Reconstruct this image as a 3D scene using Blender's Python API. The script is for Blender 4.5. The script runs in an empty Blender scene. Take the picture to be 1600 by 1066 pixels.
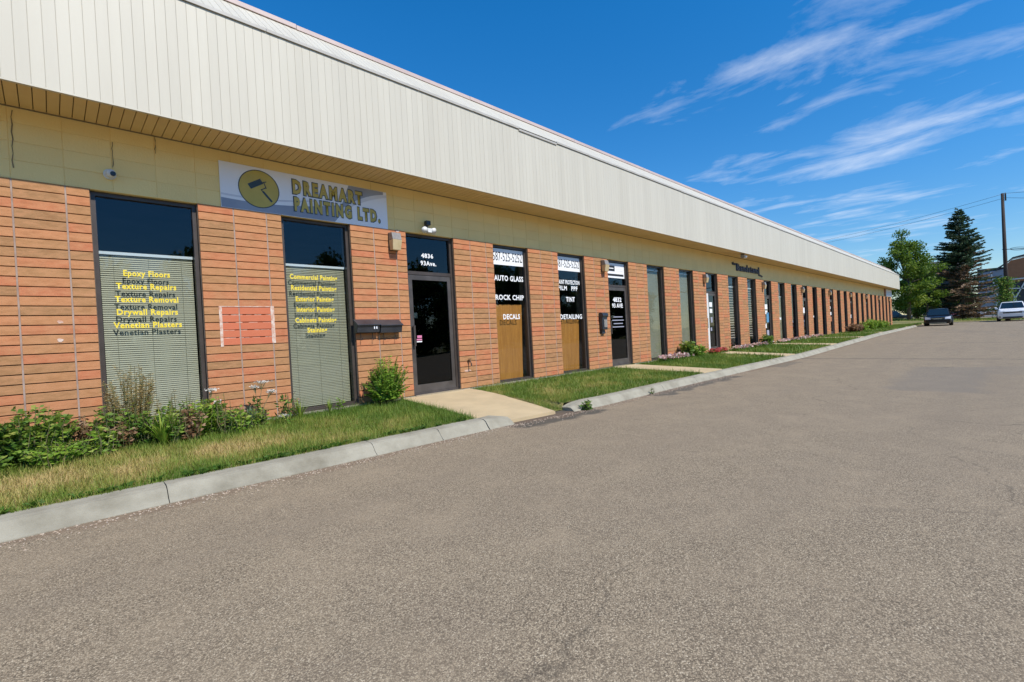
import bpy, math, random
import numpy as np
from mathutils import Vector, Matrix
random.seed(7); RNG = np.random.default_rng(11)
scene = bpy.context.scene
COL = scene.collection

# ---------------------------------------------------------------- camera
FPX, CX, CY = 734.838, 800.0, 533.0
CAM = np.array([-0.3993, -7.0286, 0.9327])
YAW, PITCH, ROLL = 0.794749, -0.0093669, -0.0542303
def cam_axes():
    f = np.array([math.cos(PITCH)*math.cos(YAW), math.cos(PITCH)*math.sin(YAW), math.sin(PITCH)])
    r = np.array([math.sin(YAW), -math.cos(YAW), 0.0]); u = np.cross(r, f)
    c, s = math.cos(ROLL), math.sin(ROLL)
    return c*r+s*u, -s*r+c*u, f
RT, UP, FW = cam_axes()
def ray(u, v): return RT*(u-CX)/FPX - UP*(v-CY)/FPX + FW
def PY(u, v, y): d = ray(u, v); return CAM + d*((y-CAM[1])/d[1])
def PZ(u, v, z): d = ray(u, v); return CAM + d*((z-CAM[2])/d[2])
def PX(u, v, x): d = ray(u, v); return CAM + d*((x-CAM[0])/d[0])
cd = bpy.data.cameras.new('camera'); cam = bpy.data.objects.new('camera', cd); COL.objects.link(cam)
cd.sensor_width = 36.0; cd.lens = FPX/1600*36; cd.clip_start = 0.05; cd.clip_end = 6000
cam.matrix_world = Matrix(((RT[0], UP[0], -FW[0], CAM[0]), (RT[1], UP[1], -FW[1], CAM[1]), (RT[2], UP[2], -FW[2], CAM[2]), (0, 0, 0, 1)))
scene.camera = cam
scene.render.resolution_x, scene.render.resolution_y = 1024, 682

# ---------------------------------------------------------------- sky, sun, exposure
SUN = Vector((0.06, -1.0, 1.12)).normalized()
world = bpy.data.worlds.new('World'); scene.world = world; world.use_nodes = True
nt = world.node_tree; nt.nodes.clear()
def N(t, kind, **kw):
    n = t.nodes.new(kind)
    for k, v in kw.items(): setattr(n, k, v)
    return n
def math_node(t, op, a, b=None, clamp=False):
    n = N(t, 'ShaderNodeMath', operation=op, use_clamp=clamp)
    for i, q in enumerate((a, b)):
        if q is None: continue
        if isinstance(q, (int, float)): n.inputs[i].default_value = q
        else: t.links.new(q, n.inputs[i])
    return n.outputs[0]
def mixc(t, fac, a, b, blend='MIX'):
    n = N(t, 'ShaderNodeMix', data_type='RGBA', blend_type=blend)
    for i, q in ((0, fac), (6, a), (7, b)):
        if isinstance(q, (int, float)): n.inputs[i].default_value = q
        elif isinstance(q, (tuple, list)): n.inputs[i].default_value = (*q[:3], 1)
        else: t.links.new(q, n.inputs[i])
    return n.outputs[2]
def ramp(t, fac, stops, interp='LINEAR'):
    n = N(t, 'ShaderNodeValToRGB'); e = n.color_ramp.elements; n.color_ramp.interpolation = interp
    while len(e) < len(stops): e.new(0.5)
    for i, (p, c) in enumerate(stops):
        e[i].position = p; e[i].color = (*c, 1) if isinstance(c, (tuple, list)) else (c, c, c, 1)
    t.links.new(fac, n.inputs[0]); return n.outputs[0]
sky = N(nt, 'ShaderNodeTexSky', sky_type='NISHITA', sun_disc=False)
sky.sun_elevation = math.asin(SUN.z); sky.sun_rotation = math.atan2(SUN.x, SUN.y)
sky.air_density = 1.0; sky.dust_density = 0.0; sky.ozone_density = 3.5; sky.altitude = 650
tc = N(nt, 'ShaderNodeTexCoord'); sep = N(nt, 'ShaderNodeSeparateXYZ'); nt.links.new(tc.outputs['Generated'], sep.inputs[0])
zz = math_node(nt, 'MAXIMUM', sep.outputs[2], 0.04)
comb = N(nt, 'ShaderNodeCombineXYZ')
nt.links.new(math_node(nt, 'DIVIDE', sep.outputs[0], zz), comb.inputs[0]); nt.links.new(math_node(nt, 'DIVIDE', sep.outputs[1], zz), comb.inputs[1])
def plane(u, v): d = ray(u, v); return np.array([d[0]/d[2], d[1]/d[2]])
_a, _b = plane(1180, 212), plane(1330, 165); STREAK = math.atan2(*(_b-_a)[::-1])
rot = N(nt, 'ShaderNodeMapping'); rot.inputs['Rotation'].default_value = (0, 0, -STREAK); nt.links.new(comb.outputs[0], rot.inputs[0])
def sky_noise(scale, detail, rough, off, dist=0.0, rotated=True):
    m = N(nt, 'ShaderNodeMapping'); m.inputs['Scale'].default_value = scale; m.inputs['Location'].default_value = off
    nt.links.new(rot.outputs[0] if rotated else comb.outputs[0], m.inputs[0])
    n = N(nt, 'ShaderNodeTexNoise'); n.inputs['Scale'].default_value = 1; n.inputs['Detail'].default_value = detail
    n.inputs['Roughness'].default_value = rough; n.inputs['Distortion'].default_value = dist
    nt.links.new(m.outputs[0], n.inputs[0]); return n.outputs[0]
wisp = sky_noise((1.5, 2.4, 1), 10, 0.6, (8.1, 4.7, 0), 0.4)
field = sky_noise((0.9, 1.2, 1), 3, 0.55, (1.3, 7.2, 0), 0.3)
# a bank of cirrus in one quarter of the sky
dc = Vector(ray(1390, 130)).normalized()
vm = N(nt, 'ShaderNodeVectorMath', operation='DOT_PRODUCT'); nt.links.new(tc.outputs['Generated'], vm.inputs[0]); vm.inputs[1].default_value = dc
bank = ramp(nt, vm.outputs['Value'], [(0.92, 0.0), (0.99, 1.0)], 'EASE')
dens = math_node(nt, 'ADD', math_node(nt, 'MULTIPLY', wisp, 0.72), math_node(nt, 'MULTIPLY', field, 0.5))
dens = math_node(nt, 'ADD', dens, math_node(nt, 'MULTIPLY', bank, 0.14))
cl = ramp(nt, dens, [(0.735, 0.0), (0.80, 0.14), (0.90, 0.40), (1.0, 0.65)])
fade = ramp(nt, sep.outputs[2], [(0.03, 0.0), (0.14, 1.0)])
cl = math_node(nt, 'MULTIPLY', cl, fade)
hsv = N(nt, 'ShaderNodeHueSaturation'); hsv.inputs['Saturation'].default_value = 1.36; hsv.inputs['Value'].default_value = 0.86
nt.links.new(sky.outputs[0], hsv.inputs['Color'])
low = ramp(nt, sep.outputs[2], [(0.0, 0.60), (0.25, 0.86), (0.55, 1.0)])
skyb = mixc(nt, 1.0, hsv.outputs[0], low, 'MULTIPLY')
skyc = mixc(nt, cl, skyb, (4.2, 4.5, 5.0))
bg = N(nt, 'ShaderNodeBackground'); bg.inputs[1].default_value = 0.15; nt.links.new(skyc, bg.inputs[0])
wo = N(nt, 'ShaderNodeOutputWorld'); nt.links.new(bg.outputs[0], wo.inputs[0])
sd = bpy.data.lights.new('sun', 'SUN'); sun = bpy.data.objects.new('sun', sd); COL.objects.link(sun)
sd.energy = 3.3; sd.angle = math.radians(0.53); sd.color = (1.0, 0.955, 0.88)
sun.rotation_euler = SUN.to_track_quat('Z', 'Y').to_euler(); sun.location = (0, -20, 30)
vs = scene.view_settings; vs.view_transform = 'Standard'; vs.look = 'None'; vs.gamma = 1.0; vs.use_curve_mapping = False
vs.exposure = 0.58

# ---------------------------------------------------------------- materials
MATS = {}
def mat(name, c1, c2=None, scale=8.0, rough=0.8, bump=0.0, bscale=None, metal=0.0, tone=0.0, detail=5.0, spec=0.5, stretch=(1, 1, 1), coord='Position', coat=0.0, contrast=(0.35, 0.65)):
    m = bpy.data.materials.new(name); m.use_nodes = True; t = m.node_tree; b = t.nodes['Principled BSDF']
    b.inputs['Roughness'].default_value = rough; b.inputs['Metallic'].default_value = metal; b.inputs['Specular IOR Level'].default_value = spec
    if coat: b.inputs['Coat Weight'].default_value = coat; b.inputs['Coat Roughness'].default_value = 0.03
    geo = N(t, 'ShaderNodeNewGeometry'); mp = N(t, 'ShaderNodeMapping'); mp.inputs['Scale'].default_value = stretch
    t.links.new(geo.outputs['Position'], mp.inputs[0])
    nz = N(t, 'ShaderNodeTexNoise'); nz.inputs['Scale'].default_value = scale; nz.inputs['Detail'].default_value = detail; nz.inputs['Roughness'].default_value = 0.6
    t.links.new(mp.outputs[0], nz.inputs[0])
    col = mixc(t, ramp(t, nz.outputs[0], [(contrast[0], 0.0), (contrast[1], 1.0)]), c1, c2 if c2 else c1)
    if tone:
        at = N(t, 'ShaderNodeAttribute', attribute_name='tone'); oi = N(t, 'ShaderNodeObjectInfo')
        r = math_node(t, 'FRACT', math_node(t, 'ADD', at.outputs['Fac'], oi.outputs['Random']))
        v = math_node(t, 'ADD', math_node(t, 'MULTIPLY', r, 2*tone), 1-tone)
        cv = N(t, 'ShaderNodeCombineXYZ')
        for i in range(3): t.links.new(v, cv.inputs[i])
        col = mixc(t, 1.0, col, cv.outputs[0], 'MULTIPLY')
    t.links.new(col, b.inputs['Base Color'])
    if bump:
        n2 = N(t, 'ShaderNodeTexNoise'); n2.inputs['Scale'].default_value = bscale or scale*4; n2.inputs['Detail'].default_value = 4
        t.links.new(mp.outputs[0], n2.inputs[0])
        bp = N(t, 'ShaderNodeBump'); bp.inputs['Strength'].default_value = bump; bp.inputs['Distance'].default_value = 0.01
        t.links.new(n2.outputs[0], bp.inputs['Height']); t.links.new(bp.outputs[0], b.inputs['Normal'])
    MATS[name] = m; m['b'] = 0
    return m
def bsdf(m): return m.node_tree.nodes['Principled BSDF']

def box_mask(t, pos, ranges, soft):
    """soft box in world position: ranges = ((axis, lo, hi), ...)"""
    s = N(t, 'ShaderNodeSeparateXYZ'); t.links.new(pos, s.inputs[0]); out = None
    for ax, lo, hi in ranges:
        a = N(t, 'ShaderNodeMapRange'); a.inputs[1].default_value = lo-soft; a.inputs[2].default_value = lo+soft; t.links.new(s.outputs[ax], a.inputs[0])
        b = N(t, 'ShaderNodeMapRange'); b.inputs[1].default_value = hi-soft; b.inputs[2].default_value = hi+soft; b.inputs[3].default_value = 1; b.inputs[4].default_value = 0; t.links.new(s.outputs[ax], b.inputs[0])
        q = math_node(t, 'MULTIPLY', a.outputs[0], b.outputs[0]); out = q if out is None else math_node(t, 'MULTIPLY', out, q)
    return out

def brick_material():
    m = bpy.data.materials.new('brick'); m.use_nodes = True; t = m.node_tree; b = t.nodes['Principled BSDF']
    b.inputs['Roughness'].default_value = 0.85; b.inputs['Specular IOR Level'].default_value = 0.25
    at = N(t, 'ShaderNodeAttribute', attribute_name='tone'); oi = N(t, 'ShaderNodeObjectInfo')
    r = math_node(t, 'FRACT', math_node(t, 'ADD', at.outputs['Fac'], math_node(t, 'MULTIPLY', oi.outputs['Random'], 7.31)))
    col = ramp(t, r, [(0.0, (0.31, 0.17, 0.076)), (0.25, (0.41, 0.21, 0.09)), (0.55, (0.50, 0.222, 0.098)), (0.8, (0.52, 0.195, 0.087)), (1.0, (0.51, 0.155, 0.075))])
    geo = N(t, 'ShaderNodeNewGeometry')
    nz = N(t, 'ShaderNodeTexNoise'); nz.inputs['Scale'].default_value = 3.5; nz.inputs['Detail'].default_value = 6; t.links.new(geo.outputs['Position'], nz.inputs[0])
    col = mixc(t, ramp(t, nz.outputs[0], [(0.42, 0.0), (0.72, 0.55)]), col, (0.40, 0.22, 0.10))
    mm = N(t, 'ShaderNodeMapping'); mm.inputs['Scale'].default_value = (7, 7, 22); t.links.new(geo.outputs['Position'], mm.inputs[0])
    n4 = N(t, 'ShaderNodeTexNoise'); n4.inputs['Scale'].default_value = 1.0; n4.inputs['Detail'].default_value = 8; n4.inputs['Roughness'].default_value = 0.7; t.links.new(mm.outputs[0], n4.inputs[0])
    col = mixc(t, ramp(t, n4.outputs[0], [(0.4, 0.0), (0.68, 0.6)]), col, (0.62, 0.30, 0.15)); col = mixc(t, ramp(t, n4.outputs[0], [(0.3, 0.55), (0.46, 0.0)]), col, (0.36, 0.155, 0.07))
    n2 = N(t, 'ShaderNodeTexNoise'); n2.inputs['Scale'].default_value = 90; n2.inputs['Detail'].default_value = 5; t.links.new(geo.outputs['Position'], n2.inputs[0])
    col = mixc(t, 0.35, col, mixc(t, n2.outputs[0], (0.55, 0.55, 0.55), (1.35, 1.35, 1.35)), 'MULTIPLY')
    # fresher red patch where a sign once hung
    patch = box_mask(t, geo.outputs['Position'], ((0, PATCH[0], PATCH[1]), (2, PATCH[2], PATCH[3])), 0.004)
    col = mixc(t, math_node(t, 'MULTIPLY', patch, 0.8), col, (0.62, 0.16, 0.085))
    # pale lime bloom low on the wall
    n3 = N(t, 'ShaderNodeTexNoise'); n3.inputs['Scale'].default_value = 2.2; n3.inputs['Detail'].default_value = 8; n3.inputs['Roughness'].default_value = 0.7; t.links.new(geo.outputs['Position'], n3.inputs[0])
    col = mixc(t, ramp(t, n3.outputs[0], [(0.66, 0.0), (0.8, 0.35)]), col, (0.62, 0.5, 0.4))
    t.links.new(col, b.inputs['Base Color'])
    bp = N(t, 'ShaderNodeBump'); bp.inputs['Strength'].default_value = 0.35; bp.inputs['Distance'].default_value = 0.004; t.links.new(n2.outputs[0], bp.inputs['Height']); t.links.new(bp.outputs[0], b.inputs['Normal'])
    MATS['brick'] = m

def asphalt_material():
    m = bpy.data.materials.new('asphalt'); m.use_nodes = True; t = m.node_tree; b = t.nodes['Principled BSDF']
    b.inputs['Roughness'].default_value = 0.9; b.inputs['Specular IOR Level'].default_value = 0.25
    geo = N(t, 'ShaderNodeNewGeometry'); pos = geo.outputs['Position']
    def noise(s, d=5, r=0.6):
        n = N(t, 'ShaderNodeTexNoise'); n.inputs['Scale'].default_value = s; n.inputs['Detail'].default_value = d; n.inputs['Roughness'].default_value = r; t.links.new(pos, n.inputs[0]); return n.outputs[0]
    vo = N(t, 'ShaderNodeTexVoronoi'); vo.inputs['Scale'].default_value = 175; t.links.new(pos, vo.inputs[0])
    sepc = N(t, 'ShaderNodeSeparateColor'); t.links.new(vo.outputs['Color'], sepc.inputs[0])
    stone = ramp(t, sepc.outputs[0], [(0.0, (0.06, 0.05, 0.04)), (0.3, (0.22, 0.18, 0.142)), (0.7, (0.37, 0.31, 0.245)), (0.94, (0.50, 0.43, 0.34)), (1.0, (0.66, 0.59, 0.5))])
    gap = ramp(t, vo.outputs['Distance'], [(0.35, 1.0), (0.75, 0.35)])
    col = mixc(t, 1.0, stone, gap, 'MULTIPLY')
    col = mixc(t, 0.22, col, (0.30, 0.245, 0.19))
    col = mixc(t, ramp(t, noise(0.55, 4), [(0.35, 0.0), (0.7, 0.42)]), col, (0.22, 0.182, 0.148))
    col = mixc(t, ramp(t, noise(2.6, 6), [(0.45, 0.0), (0.75, 0.35)]), col, (0.345, 0.285, 0.22))
    mp = N(t, 'ShaderNodeMapping'); mp.inputs['Scale'].default_value = (0.12, 1.7, 1); t.links.new(pos, mp.inputs[0])
    tr = N(t, 'ShaderNodeTexNoise'); tr.inputs['Scale'].default_value = 1.0; tr.inputs['Detail'].default_value = 4; t.links.new(mp.outputs[0], tr.inputs[0])
    col = mixc(t, ramp(t, tr.outputs[0], [(0.5, 0.0), (0.7, 0.28)]), col, (0.19, 0.16, 0.134))
    # warped coordinates for patches, seams and stains with ragged edges
    wn = N(t, 'ShaderNodeTexNoise'); wn.inputs['Scale'].default_value = 3.0; wn.inputs['Detail'].default_value = 6; t.links.new(pos, wn.inputs[0])
    wv = N(t, 'ShaderNodeVectorMath', operation='SUBTRACT'); t.links.new(wn.outputs['Color'], wv.inputs[0]); wv.inputs[1].default_value = (0.5, 0.5, 0.5)
    ws = N(t, 'ShaderNodeVectorMath', operation='SCALE'); t.links.new(wv.outputs[0], ws.inputs[0]); ws.inputs['Scale'].default_value = 0.5
    wa = N(t, 'ShaderNodeVectorMath', operation='ADD'); t.links.new(pos, wa.inputs[0]); t.links.new(ws.outputs[0], wa.inputs[1]); wp = wa.outputs[0]
    def patch(x0, x1, y0, y1, k, c, soft=0.05):
        nonlocal col
        col = mixc(t, math_node(t, 'MULTIPLY', box_mask(t, wp, ((0, x0, x1), (1, y0, y1)), soft), k), col, c)
    patch(9.4, 14.2, -6.95, -5.75, 0.5, (0.17, 0.155, 0.145), 0.12)
    patch(12.6, 14.6, -7.6, -6.9, 0.3, (0.17, 0.155, 0.145), 0.12)
    patch(7.2, 10.9, -3.0, -2.5, 0.85, (0.085, 0.08, 0.078))
    patch(3.7, 5.5, -2.98, -2.4, 0.9, (0.075, 0.07, 0.066))
    patch(13.5, 15.5, -3.1, -2.5, 0.5, (0.10, 0.095, 0.09))
    patch(-14, 60, -2.78, -2.5, 0.5, (0.16, 0.11, 0.085), 0.06)
    patch(16.8, 17.1, -14, -2.4, 0.55, (0.10, 0.09, 0.08), 0.07)
    patch(24.6, 24.9, -14, -2.4, 0.35, (0.10, 0.09, 0.08), 0.1)
    patch(35, 35.5, -14, -2.4, 0.35, (0.10, 0.09, 0.08), 0.12)
    ve = N(t, 'ShaderNodeTexVoronoi', feature='DISTANCE_TO_EDGE'); ve.inputs['Scale'].default_value = 0.22; t.links.new(wp, ve.inputs[0])
    col = mixc(t, math_node(t, 'MULTIPLY', ramp(t, ve.outputs['Distance'], [(0.0008, 0.55), (0.0028, 0.0)]), ramp(t, noise(0.35, 3), [(0.48, 0.0), (0.6, 1.0)])), col, (0.07, 0.06, 0.052))
    sp = noise(5.0, 2); col = mixc(t, ramp(t, sp, [(0.745, 0.0), (0.78, 0.55)]), col, (0.085, 0.078, 0.07))
    col = mixc(t, 1.0, col, (1.10, 1.04, 0.885), 'MULTIPLY')
    t.links.new(col, b.inputs['Base Color'])
    h = math_node(t, 'ADD', math_node(t, 'MULTIPLY', vo.outputs['Distance'], -0.8), math_node(t, 'MULTIPLY', noise(260, 2), 0.4))
    bp = N(t, 'ShaderNodeBump'); bp.inputs['Strength'].default_value = 0.4; bp.inputs['Distance'].default_value = 0.004; t.links.new(h, bp.inputs['Height']); t.links.new(bp.outputs[0], b.inputs['Normal'])
    MATS['asphalt'] = m

def leaf_material(name, stops, trans=0.35, rough=0.55):
    """colour picked by the 'tone' attribute stored on each leaf"""
    m = bpy.data.materials.new(name); m.use_nodes = True; t = m.node_tree; t.nodes.remove(t.nodes['Principled BSDF'])
    at = N(t, 'ShaderNodeAttribute', attribute_name='tone'); col = ramp(t, at.outputs['Fac'], stops)
    df = N(t, 'ShaderNodeBsdfPrincipled'); df.inputs['Roughness'].default_value = rough; df.inputs['Specular IOR Level'].default_value = 0.3; t.links.new(col, df.inputs['Base Color'])
    tl = N(t, 'ShaderNodeBsdfTranslucent'); t.links.new(col, tl.inputs[0])
    mx = N(t, 'ShaderNodeMixShader'); mx.inputs[0].default_value = trans; t.links.new(df.outputs[0], mx.inputs[1]); t.links.new(tl.outputs[0], mx.inputs[2])
    t.links.new(mx.outputs[0], t.nodes['Material Output'].inputs[0]); MATS[name] = m

def glass_material(name, tint, boost=1.0):
    m = bpy.data.materials.new(name); m.use_nodes = True; t = m.node_tree; t.nodes.remove(t.nodes['Principled BSDF'])
    tr = N(t, 'ShaderNodeBsdfTransparent'); tr.inputs[0].default_value = (*tint, 1)
    gl = N(t, 'ShaderNodeBsdfGlossy'); gl.inputs['Roughness'].default_value = 0.015; gl.inputs[0].default_value = (0.9, 0.95, 1, 1)
    geo = N(t, 'ShaderNodeNewGeometry'); nz = N(t, 'ShaderNodeTexNoise'); nz.inputs['Scale'].default_value = 1.3; nz.inputs['Detail'].default_value = 1; t.links.new(geo.outputs['Position'], nz.inputs[0])
    bp = N(t, 'ShaderNodeBump'); bp.inputs['Strength'].default_value = 0.12; bp.inputs['Distance'].default_value = 0.02; t.links.new(nz.outputs[0], bp.inputs['Height']); t.links.new(bp.outputs[0], gl.inputs['Normal'])
    fr = N(t, 'ShaderNodeFresnel'); fr.inputs[0].default_value = 1.55
    mx = N(t, 'ShaderNodeMixShader'); t.links.new(math_node(t, 'MULTIPLY', math_node(t, 'MULTIPLY', fr.outputs[0], boost, True), math_node(t, 'SUBTRACT', 1.0, geo.outputs['Backfacing'])), mx.inputs[0])
    t.links.new(tr.outputs[0], mx.inputs[1]); t.links.new(gl.outputs[0], mx.inputs[2]); t.links.new(mx.outputs[0], t.nodes['Material Output'].inputs[0]); MATS[name] = m

M_ = 1.016; ROWH = 0.1016; BL = 0.4064; NROW = 28; TOP = NROW*ROWH
_p0, _p1 = PY(343, 481, 0), PY(425, 541, 0)
PATCH = (1.016+0.20, 1.016+2*BL-0.006, 10*ROWH+0.008, 15*ROWH+0.004)
brick_material(); asphalt_material()
mat('mortar_dark', (0.10, 0.075, 0.06), (0.16, 0.12, 0.095), 20, 0.95)
mat('mortar_pale', (0.42, 0.32, 0.265), (0.30, 0.21, 0.165), 6, 0.95)
mat('caulk', (0.72, 0.60, 0.51), (0.55, 0.27, 0.17), 22, 0.8)
mat('block_paint', (0.94, 0.70, 0.29), (0.90, 0.665, 0.27), 1.5, 0.7, 0.35, 60, tone=0.025)
mat('fascia_paint', (0.60, 0.555, 0.45), (0.555, 0.51, 0.41), 2.2, 0.5, 0.18, 4, tone=0.03, stretch=(1, 1, 0.12), detail=8)
mat('soffit_paint', (0.72, 0.52, 0.24), (0.66, 0.47, 0.21), 2, 0.6, tone=0.04)
mat('joint_shadow', (0.22, 0.17, 0.10), None, 3, 0.9)
mat('fascia_backing', (0.50, 0.48, 0.42), None, 3, 0.8)
mat('flashing', (0.50, 0.47, 0.42), (0.42, 0.39, 0.34), 3, 0.5)
mat('cap_metal', (0.60, 0.47, 0.42), (0.52, 0.40, 0.36), 1.5, 0.45)
mat('roof_gravel', (0.3, 0.29, 0.27), (0.4, 0.38, 0.35), 30, 0.95)
mat('bronze', (0.05, 0.039, 0.032), (0.07, 0.055, 0.046), 5, 0.42, spec=0.5)
mat('door_metal', (0.09, 0.077, 0.068), (0.13, 0.112, 0.10), 5, 0.38, 0.05, 40, metal=0.35)
mat('dark_interior', (0.03, 0.028, 0.026), (0.045, 0.04, 0.037), 2, 0.9)
mat('blind', (0.285, 0.26, 0.178), (0.255, 0.232, 0.158), 3, 0.5, tone=0.04)
mat('blind_rail', (0.62, 0.64, 0.68), None, 3, 0.4)
mat('brown_slat', (0.50, 0.42, 0.36), None, 3, 0.5)
mat('plywood', (0.50, 0.21, 0.04), (0.38, 0.15, 0.028), 3, 0.6, stretch=(6, 1, 0.7), detail=7)
mat('yellow_vinyl', (0.85, 0.64, 0.03), (0.85, 0.66, 0.05), 3, 0.5)
mat('white_vinyl', (0.85, 0.85, 0.85), None, 3, 0.5)
mat('black_vinyl', (0.02, 0.02, 0.022), None, 3, 0.5)
mat('pink_vinyl', (0.65, 0.2, 0.35), None, 3, 0.5)
mat('blue_vinyl', (0.1, 0.3, 0.5), None, 3, 0.5)
mat('white_plastic', (0.74, 0.74, 0.73), (0.68, 0.68, 0.66), 8, 0.4)
mat('beige_plastic', (0.60, 0.47, 0.27), (0.5, 0.38, 0.2), 6, 0.5)
mat('lamp_glass', (0.24, 0.22, 0.2), (0.3, 0.28, 0.25), 20, 0.25)
mat('black_plastic', (0.018, 0.018, 0.02), (0.03, 0.03, 0.033), 10, 0.35)
mat('mailbox_black', (0.022, 0.026, 0.034), (0.04, 0.045, 0.055), 5, 0.33, spec=0.6)
mat('dark_brown', (0.07, 0.045, 0.032), (0.10, 0.065, 0.045), 6, 0.6)
mat('sign_white', (0.93, 0.92, 0.94), (0.88, 0.87, 0.90), 0.8, 0.4)
mat('sign_grey', (0.28, 0.30, 0.37), (0.36, 0.38, 0.45), 1.5, 0.4)
mat('sign_pale', (0.66, 0.66, 0.72), (0.74, 0.74, 0.78), 1.5, 0.4)
mat('sign_gold', (0.58, 0.43, 0.075), (0.50, 0.37, 0.06), 4, 0.4)
mat('sign_dark', (0.035, 0.05, 0.055), None, 3, 0.4)
mat('letter_navy', (0.012, 0.03, 0.07), (0.02, 0.045, 0.1), 4, 0.4)
mat('concrete', (0.35, 0.322, 0.248), (0.20, 0.178, 0.128), 3.2, 0.9, 0.6, 70, detail=14, contrast=(0.42, 0.78))
mat('path_concrete', (0.56, 0.43, 0.25), (0.48, 0.37, 0.215), 2.5, 0.9, 0.4, 150, detail=8)
mat('soil', (0.13, 0.085, 0.05), (0.20, 0.14, 0.08), 5, 0.95, 0.5, 40)
mat('turf', (0.15, 0.16, 0.04), (0.27, 0.22, 0.08), 3, 0.95, 0.5, 80, detail=8)
mat('gutter_grit', (0.34, 0.24, 0.16), (0.5, 0.42, 0.33), 60, 0.9)
mat('far_ground', (0.16, 0.17, 0.07), (0.2, 0.18, 0.09), 0.05, 0.95)
mat('bark', (0.10, 0.075, 0.055), (0.16, 0.125, 0.095), 8, 0.9, 0.6, 20, stretch=(1, 1, 0.25))
mat('pole_wood', (0.04, 0.028, 0.022), (0.06, 0.042, 0.032), 6, 0.9, 0.5, 20, stretch=(1, 1, 0.2))
mat('wire', (0.02, 0.02, 0.022), None, 3, 0.6)
mat('stem', (0.12, 0.15, 0.05), (0.18, 0.14, 0.07), 8, 0.7)
mat('car_black', (0.006, 0.0065, 0.009), None, 3, 0.3, spec=0.3, coat=0.25)
mat('car_white', (0.87, 0.87, 0.87), None, 3, 0.25, coat=0.7)
mat('car_green', (0.012, 0.02, 0.018), None, 3, 0.25, coat=0.7)
mat('car_red', (0.16, 0.014, 0.018), None, 3, 0.25, coat=0.7)
mat('car_silver', (0.45, 0.47, 0.49), None, 3, 0.3, metal=0.4, coat=0.6)
mat('car_glass', (0.012, 0.02, 0.024), None, 3, 0.04, spec=0.9)
mat('tyre', (0.018, 0.018, 0.018), None, 3, 0.85)
mat('rim', (0.45, 0.45, 0.46), None, 3, 0.3, metal=0.8)
mat('headlight', (0.72, 0.74, 0.78), (0.5, 0.52, 0.56), 20, 0.12, spec=0.9)
mat('chrome', (0.65, 0.66, 0.68), None, 3, 0.15, metal=1.0)
mat('stucco_orange', (0.42, 0.17, 0.08), (0.38, 0.15, 0.07), 2, 0.8)
mat('stucco_grey', (0.34, 0.35, 0.42), (0.30, 0.31, 0.38), 2, 0.8)
mat('stucco_dark', (0.05, 0.052, 0.06), (0.07, 0.07, 0.08), 2, 0.7)
mat('trim_white', (0.78, 0.74, 0.72), None, 2, 0.6)
mat('shingle', (0.075, 0.072, 0.075), (0.10, 0.095, 0.095), 6, 0.9)
mat('window_dark', (0.02, 0.03, 0.035), None, 2, 0.08, spec=0.8)
glass_material('pane_glass', (0.93, 0.955, 0.94), 0.9)
glass_material('dark_glass', (0.4, 0.41, 0.41), 0.9)
leaf_material('grass_blade', [(0.0, (0.10, 0.19, 0.02)), (0.35, (0.20, 0.28, 0.04)), (0.65, (0.38, 0.35, 0.09)), (1.0, (0.62, 0.45, 0.20))], 0.35)
leaf_material('leaf_green', [(0.0, (0.045, 0.11, 0.015)), (0.5, (0.10, 0.21, 0.03)), (0.85, (0.24, 0.34, 0.05)), (1.0, (0.42, 0.42, 0.10))], 0.4)
leaf_material('leaf_lime', [(0.0, (0.10, 0.22, 0.02)), (0.6, (0.22, 0.37, 0.04)), (1.0, (0.46, 0.48, 0.09))])
leaf_material('leaf_tree', [(0.0, (0.04, 0.085, 0.012)), (0.55, (0.11, 0.18, 0.025)), (1.0, (0.26, 0.31, 0.05))], 0.35)
leaf_material('leaf_bright', [(0.0, (0.06, 0.13, 0.012)), (0.5, (0.17, 0.26, 0.03)), (1.0, (0.36, 0.42, 0.06))], 0.45)
leaf_material('leaf_blue', [(0.0, (0.10, 0.17, 0.09)), (1.0, (0.20, 0.28, 0.17))])
leaf_material('leaf_rust', [(0.0, (0.13, 0.06, 0.025)), (0.5, (0.30, 0.17, 0.09)), (0.8, (0.45, 0.30, 0.19)), (1.0, (0.12, 0.17, 0.04))])
leaf_material('plume', [(0.0, (0.30, 0.22, 0.07)), (1.0, (0.48, 0.36, 0.15))], 0.4)
leaf_material('needle', [(0.0, (0.04, 0.08, 0.04)), (0.45, (0.09, 0.14, 0.065)), (0.6, (0.18, 0.12, 0.07)), (1.0, (0.32, 0.20, 0.12))], 0.2)
leaf_material('petal_white', [(0.0, (0.7, 0.68, 0.6)), (1.0, (0.85, 0.84, 0.8))])
leaf_material('petal_pink', [(0.0, (0.62, 0.32, 0.30)), (0.6, (0.72, 0.50, 0.47)), (1.0, (0.82, 0.74, 0.68))])
leaf_material('petal_red', [(0.0, (0.55, 0.06, 0.06)), (1.0, (0.65, 0.18, 0.17))])

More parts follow.
